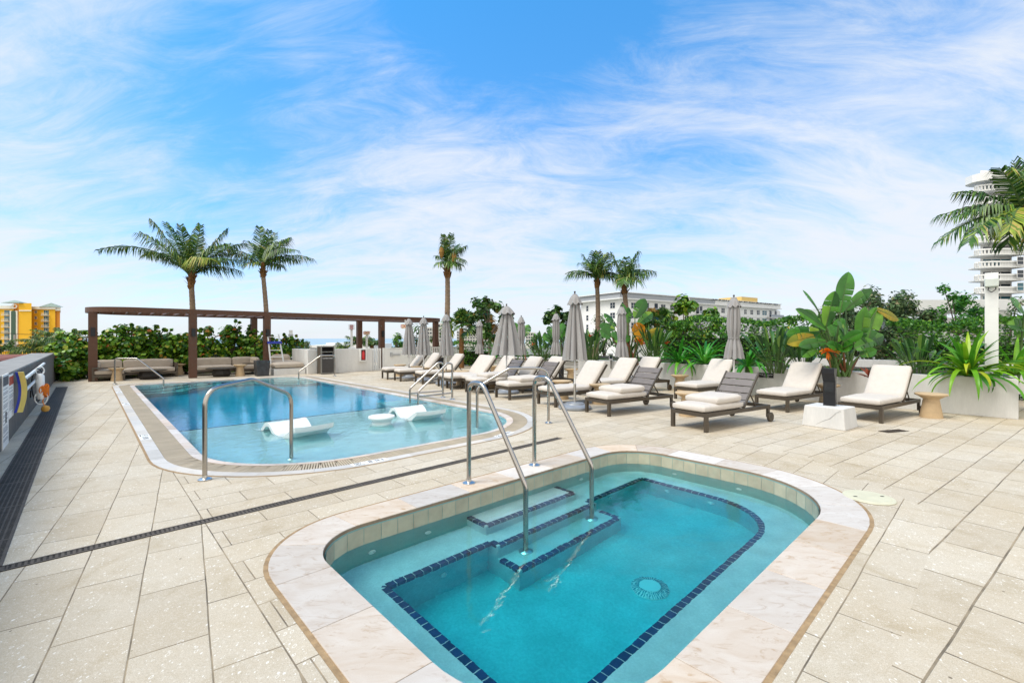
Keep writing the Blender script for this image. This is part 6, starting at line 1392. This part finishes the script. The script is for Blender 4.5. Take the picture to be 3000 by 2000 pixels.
for i, z in enumerate(fl):
    P_ = bal(xl, xr, 106.6, 4.2)
    b = MB(); b.prism(P_, z - .75, z - .45); bl = wpart(b, 'balcony', M['bwhite'], tw)
    b = MB(); P2 = [P_[0], P_[1]] ; edge = P_[7:] + [P_[0]]
    for k in range(len(edge) - 1): b.bar((edge[k][0], edge[k][1], z + .58), (edge[k + 1][0], edge[k + 1][1], z + .58), .25, .35)
    b.bar((P_[0][0], P_[0][1], z + .58), (P_[1][0], P_[1][1], z + .58), .25, .35); nb = 18
    for k in range(nb + 1): x = P_[0][0] + (P_[1][0] - P_[0][0]) * k / nb; b.box(x - .2, x + .2, 106.62, 106.75, z - .45, z + .5)
    for k in range(len(edge) - 1):
        for f in (.0, .5): xx = edge[k][0] + (edge[k + 1][0] - edge[k][0]) * f; yy = edge[k][1] + (edge[k + 1][1] - edge[k][1]) * f; b.box(xx - .2, xx + .2, yy, yy + .15, z - .45, z + .5)
    wpart(b, 'balustrade', M['bwhite'], bl)
    fr = Facade((X0, 110), (X1, 110)); w3 = (X1 - X0)
    for a0, a1 in ((.08, .34), (.36, .63), (.65, .95)): fr.window(tw, w3 * a0, w3 * a1, z + .2, z + 1.7, .06, 'glass' if i % 3 else 'glass_teal', 1, 1)
f3 = Facade((X1, 106), (X2, 106))
for i, z in enumerate(fl[1:] + [fl[-1] + 3]):
    for x0, x1 in ((2980, 2998), (3020, 3045)): f3.window(tw, f3.s_of(x0), f3.s_of(x1), z - .2, z + 1.5, .1, 'glass' if i % 4 else 'glass_teal', 1, 2)
b = MB(); zt = zat(518, 107); P_ = bal(at(2805, 112).x, X2, 105.8, 4.5); b.prism(P_, zt - .9, zt + .9); wpart(b, 'penthouse_rim', M['bwhite'], tw)
# concrete canopy building
cb = thing('canopy_building', 'low building with a wide pale concrete canopy behind the young tree', 'building', at(2730, 34, 0), 0)
b = MB(); y0 = 33; b.box(at(2665, y0).x, at(2990, y0).x, y0, 46, zat(908, y0), zat(878, y0)); wpart(b, 'canopy', mat('pale_concrete', (.66, .66, .64), .85, var=.08, vs=.8), cb)
b = MB(); b.box(at(2742, 36).x, at(2756, 36).x, 35.5, 37, GZ, zat(908, y0) - .01); wpart(b, 'column', M['bwhite'], cb)
b = MB(); b.box(at(2600, 45).x, at(3000, 45).x, 45.2, 46, GZ, zat(908, y0) - .01); wpart(b, 'rear_wall', mat('shaded_concrete', (.42, .41, .40), .85), cb)
# far condominiums
def condo(label, x0, x1, y0, Y, ncol, nrow, seed, yb=1000, group='distant pale apartment blocks'):
    t = thing('distant_block', label, 'building', at((x0 + x1) / 2, Y, GZ), 0, group); b = MB(); b.box(at(x0, Y).x, at(x1, Y).x, Y, Y + 20, GZ, zat(y0, Y)); wpart(b, 'wall', mat('cream_condo', (.62, .60, .55), .9), t)
    f = Facade(at(x0, Y), at(x1, Y)); b = MB(); s = Y / FPX
    for r_ in range(nrow):
        z = zat(y0, Y) - (r_ + .6) * (yb - y0) * s / nrow
        for c in range(ncol):
            xx = f.s_of(x0 + (x1 - x0) * (c + .2) / ncol); ww = (x1 - x0) * s / ncol * .55; f.slab(b, xx, xx + ww, z - (yb - y0) * s / nrow * .3, z + (yb - y0) * s / nrow * .2, .0, .3)
    wpart(b, 'window_rows', M['glass'], t); return t
condo('pale apartment block left of the fan palm', 1252, 1300, 958, 330, 7, 4, 1); condo('pale apartment block behind the fan palm', 1338, 1400, 968, 340, 8, 4, 2); condo('pale apartment block behind the open seagrape tree', 1402, 1452, 985, 360, 6, 2, 3); condo('pale stepped block between the umbrellas at the left of the planter', 1540, 1568, 973, 380, 4, 3, 4)
condo('small pale upper storey above the pergola end', 1283, 1300, 946, 335, 2, 1, 6, 958)
lr = thing('low_roofs', 'low white flat roofed building beyond the white wall', 'building', at(980, 60, GZ), 0)
b = MB(); b.box(at(905, 60).x, at(1012, 60).x, 60, 75, GZ, zat(1011, 60)); b.box(at(955, 61).x, at(980, 61).x, 61, 70, GZ, zat(1004, 61)); b.box(at(1012, 60).x + .01, at(1060, 60).x, 62, 75, GZ, zat(1009, 60)); wpart(b, 'wall', M['bwhite'], lr)
b = MB(); b.box(at(908, 60).x, at(955, 60).x, 59.9, 59.99, zat(1021, 60), zat(1019, 60)); wpart(b, 'window_rows', M['glass'], lr)
sc = thing('site_cabin', 'small white flat cabin beyond the white wall by the exit post', 'building', at(1086, 40, GZ), 0); b = MB(); b.box(at(1076, 40).x, at(1093, 40).x, 40, 43, GZ, zat(1007, 40)); wpart(b, 'wall', M['bwhite'], sc)
b = MB(); b.box(at(1078, 40).x, at(1082, 40).x, 39.9, 39.99, zat(1012, 40), zat(1009, 40)); wpart(b, 'window', M['glass'], sc)
# yellow tower
YB = 240; yt = thing('yellow_tower', 'bright yellow apartment tower with white trim and green hipped roofs at the left edge', 'building', at(80, YB, GZ), 0)
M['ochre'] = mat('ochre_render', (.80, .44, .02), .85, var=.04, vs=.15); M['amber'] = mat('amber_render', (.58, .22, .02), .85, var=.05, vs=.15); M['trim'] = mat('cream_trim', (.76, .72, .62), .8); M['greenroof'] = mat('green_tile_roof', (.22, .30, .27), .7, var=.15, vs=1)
def fx(px): return at(px, YB).x
def fz(py): return zat(py, YB)
b = MB(); plan(b, 92, 162, YB, YB + 20, GZ, fz(905)); wpart(b, 'wall', M['ochre'], yt)
b = MB(); plan(b, -40, 40, YB - 1, YB + 18, GZ, fz(904)); wpart(b, 'wing_wall', M['ochre'], yt)
b = MB(); plan(b, 55, 92.5, YB - 5, YB + 16, GZ, fz(890)); wpart(b, 'stair_tower', M['ochre'], yt)
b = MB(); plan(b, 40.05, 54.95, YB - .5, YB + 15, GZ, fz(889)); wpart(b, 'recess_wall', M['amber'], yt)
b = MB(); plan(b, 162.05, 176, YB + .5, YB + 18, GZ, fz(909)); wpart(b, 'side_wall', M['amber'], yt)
for args in ((92.6, 163, YB - .6, YB - .01, fz(906), fz(898)), (162, 177.5, YB - .1, YB + 18, fz(910), fz(900)), (-40, 40, YB - 1.7, YB - 1.01, fz(905), fz(896)), (55, 92, YB - 5.4, YB - 5.01, fz(913), fz(910))):
    b = MB(); plan(b, *args); wpart(b, 'cornice', M['trim'], yt)
def hip(x0, x1, y0, y1, zb, zt_):
    cx, cyy = (x0 + x1) / 2, (y0 + y1) / 2; b.add([(x0, y0, zb), (x1, y0, zb), (x1, y1, zb), (x0, y1, zb), (cx, cyy, zt_)], [(0, 1, 4), (1, 2, 4), (2, 3, 4), (3, 0, 4), (3, 2, 1, 0)])
b = MB(); hip(fx(37.5), fx(97), YB - 6, YB - 2, fz(889.5), fz(881)); wpart(b, 'roof', M['greenroof'], yt)
b = MB(); hip(fx(119), fx(181), YB - 1, YB + 1, fz(899), fz(887)); wpart(b, 'roof', M['greenroof'], yt)
fs = Facade((fx(55), YB - 5), (fx(92), YB - 5))
def sp_(px): return (fx(px) - fx(55)) * (YB - 5) / YB
b = MB(); 
fs.slab(b, sp_(61.5), sp_(83.5), fz(1006), fz(912), .02, .4); fs.slab(b, sp_(58), sp_(86), fz(1010), fz(1004), .02, .7); wpart(b, 'arch_surround', M['trim'], yt)
b = MB(); fs.slab(b, sp_(66), sp_(79.5), fz(1003), fz(915), .41, .5); n = 12
cx = (sp_(66) + sp_(79.5)) / 2; rr_ = (sp_(79.5) - sp_(66)) / 2; vs = [fs.pt(cx + rr_ * cos(pi * k / n), fz(915) + rr_ * .55 * sin(pi * k / n), .5) for k in range(n + 1)]; b.add(vs, [tuple(range(n + 1))]); wpart(b, 'arched_glazing', mat('green_glazing', (.035, .085, .05), .3), yt)
b = MB(); cz = fz(899)
for k in range(24):
    a0, a1 = 2 * pi * k / 24, 2 * pi * (k + 1) / 24; b.add([fs.pt(cx + r_ * cos(x), cz + r_ * .75 * sin(x), .05) for x, r_ in ((a0, 1.55), (a1, 1.55), (a1, .9), (a0, .9))], [(0, 1, 2, 3)])
wpart(b, 'oculus', M['trim'], yt)
fw = Facade((fx(92), YB), (fx(162), YB)); fl_ = Facade((fx(-40), YB - 1), (fx(40), YB - 1)); fm = Facade((fx(40), YB - .5), (fx(55), YB - .5))
for k in range(7):
    zc_ = fz(914 + 17.2 * k)
    fw.window(yt, fx(102) - fx(92), fx(108) - fx(92), zc_ - .55, zc_ + .75, .12, 'glass', 2, 2, 'trim')
    fm.window(yt, fx(47.5) - fx(40), fx(53) - fx(40), zc_ - .65, zc_ + .65, .08, 'glass', 2, 2, 'amber')
    for F_, a0, a1, o0 in ((fw, 129, 143, 92), (fl_, 19, 35, -40), (fl_, -12, 2, -40)):
        t0, t1 = fx(a0) - fx(o0), fx(a1) - fx(o0); F_.window(yt, t0, t1, zc_ - 1.6, zc_ + .95, .05, 'glass_teal', 3, 1, 'trim')
        b = MB(); F_.slab(b, t0 - .5, t1 + .5, zc_ - 1.85, zc_ - 1.62, 0, 1.2); bl = wpart(b, 'balcony', M['trim'], yt); b = MB(); F_.slab(b, t0 - .3, t1 + .3, zc_ - .75, zc_ - .62, 1.05, 1.15)
        for j in range(9): x = t0 - .3 + (t1 - t0 + .6) * j / 8; F_.slab(b, x - .04, x + .04, zc_ - 1.6, zc_ - .75, 1.06, 1.12)
        wpart(b, 'railing', M['trim'], bl)
up = thing('utility_pole', 'grey wooden utility pole with wires in front of the yellow tower', 'utility pole', at(42, 80, GZ), 0)
b = MB(); b.tube([at(41, 80, GZ), at(44, 80, zat(980, 80))], [.24, .18], 10); wpart(b, 'pole', mat('grey_timber', (.33, .29, .25), .9), up)
b = MB()
for y0, y1 in ((968, 982), (970, 983.5), (1005, 1008), (1012, 1015)):
    p0, p1 = at(-60, 78, zat(y0, 78)), at(43, 80, zat((y0 + y1) / 2 + 2, 80)); p2 = at(230, 84, zat(y1 + 2, 84)); b.tube([p0, p1, p2], .03, 4)
wpart(b, 'wires', M['ink'], up)
rf = thing('pavilion', 'low terracotta tiled roof just beyond the grey parapet', 'building', at(40, 24, GZ), 0)
b = MB(); p = [at(-120, 20, zat(1062, 20)), at(40, 24, zat(1054, 24)), at(118, 28, zat(1036, 28)), at(-60, 30, zat(1040, 30))]; b.add(p + [Vector((q.x, q.y, GZ)) for q in p], [(0, 1, 2, 3), (0, 4, 5, 1), (1, 5, 6, 2), (2, 6, 7, 3), (3, 7, 4, 0)]); wpart(b, 'roof', mat('terracotta_roof', (.20, .06, .035), .8, var=.3, vs=3, bmp=.8, bs=12), rf)
# low wall and parked cars glimpsed behind the plants
lw = thing('low_wall', 'low white wall glimpsed behind the planting at the right', 'wall', at(2600, 13.3), 0)
b = MB(); b.bar(at(2300, 14.6, .55), at(3000, 11.2, .55), .2, .75); wpart(b, 'wall', M['stucco'], lw)
S.cycles.use_denoising = True
S.cycles.max_bounces = 14; S.cycles.transmission_bounces = 10; S.cycles.transparent_max_bounces = 12; S.cycles.diffuse_bounces = 4; S.cycles.glossy_bounces = 4
S.cycles.sample_clamp_indirect = 6
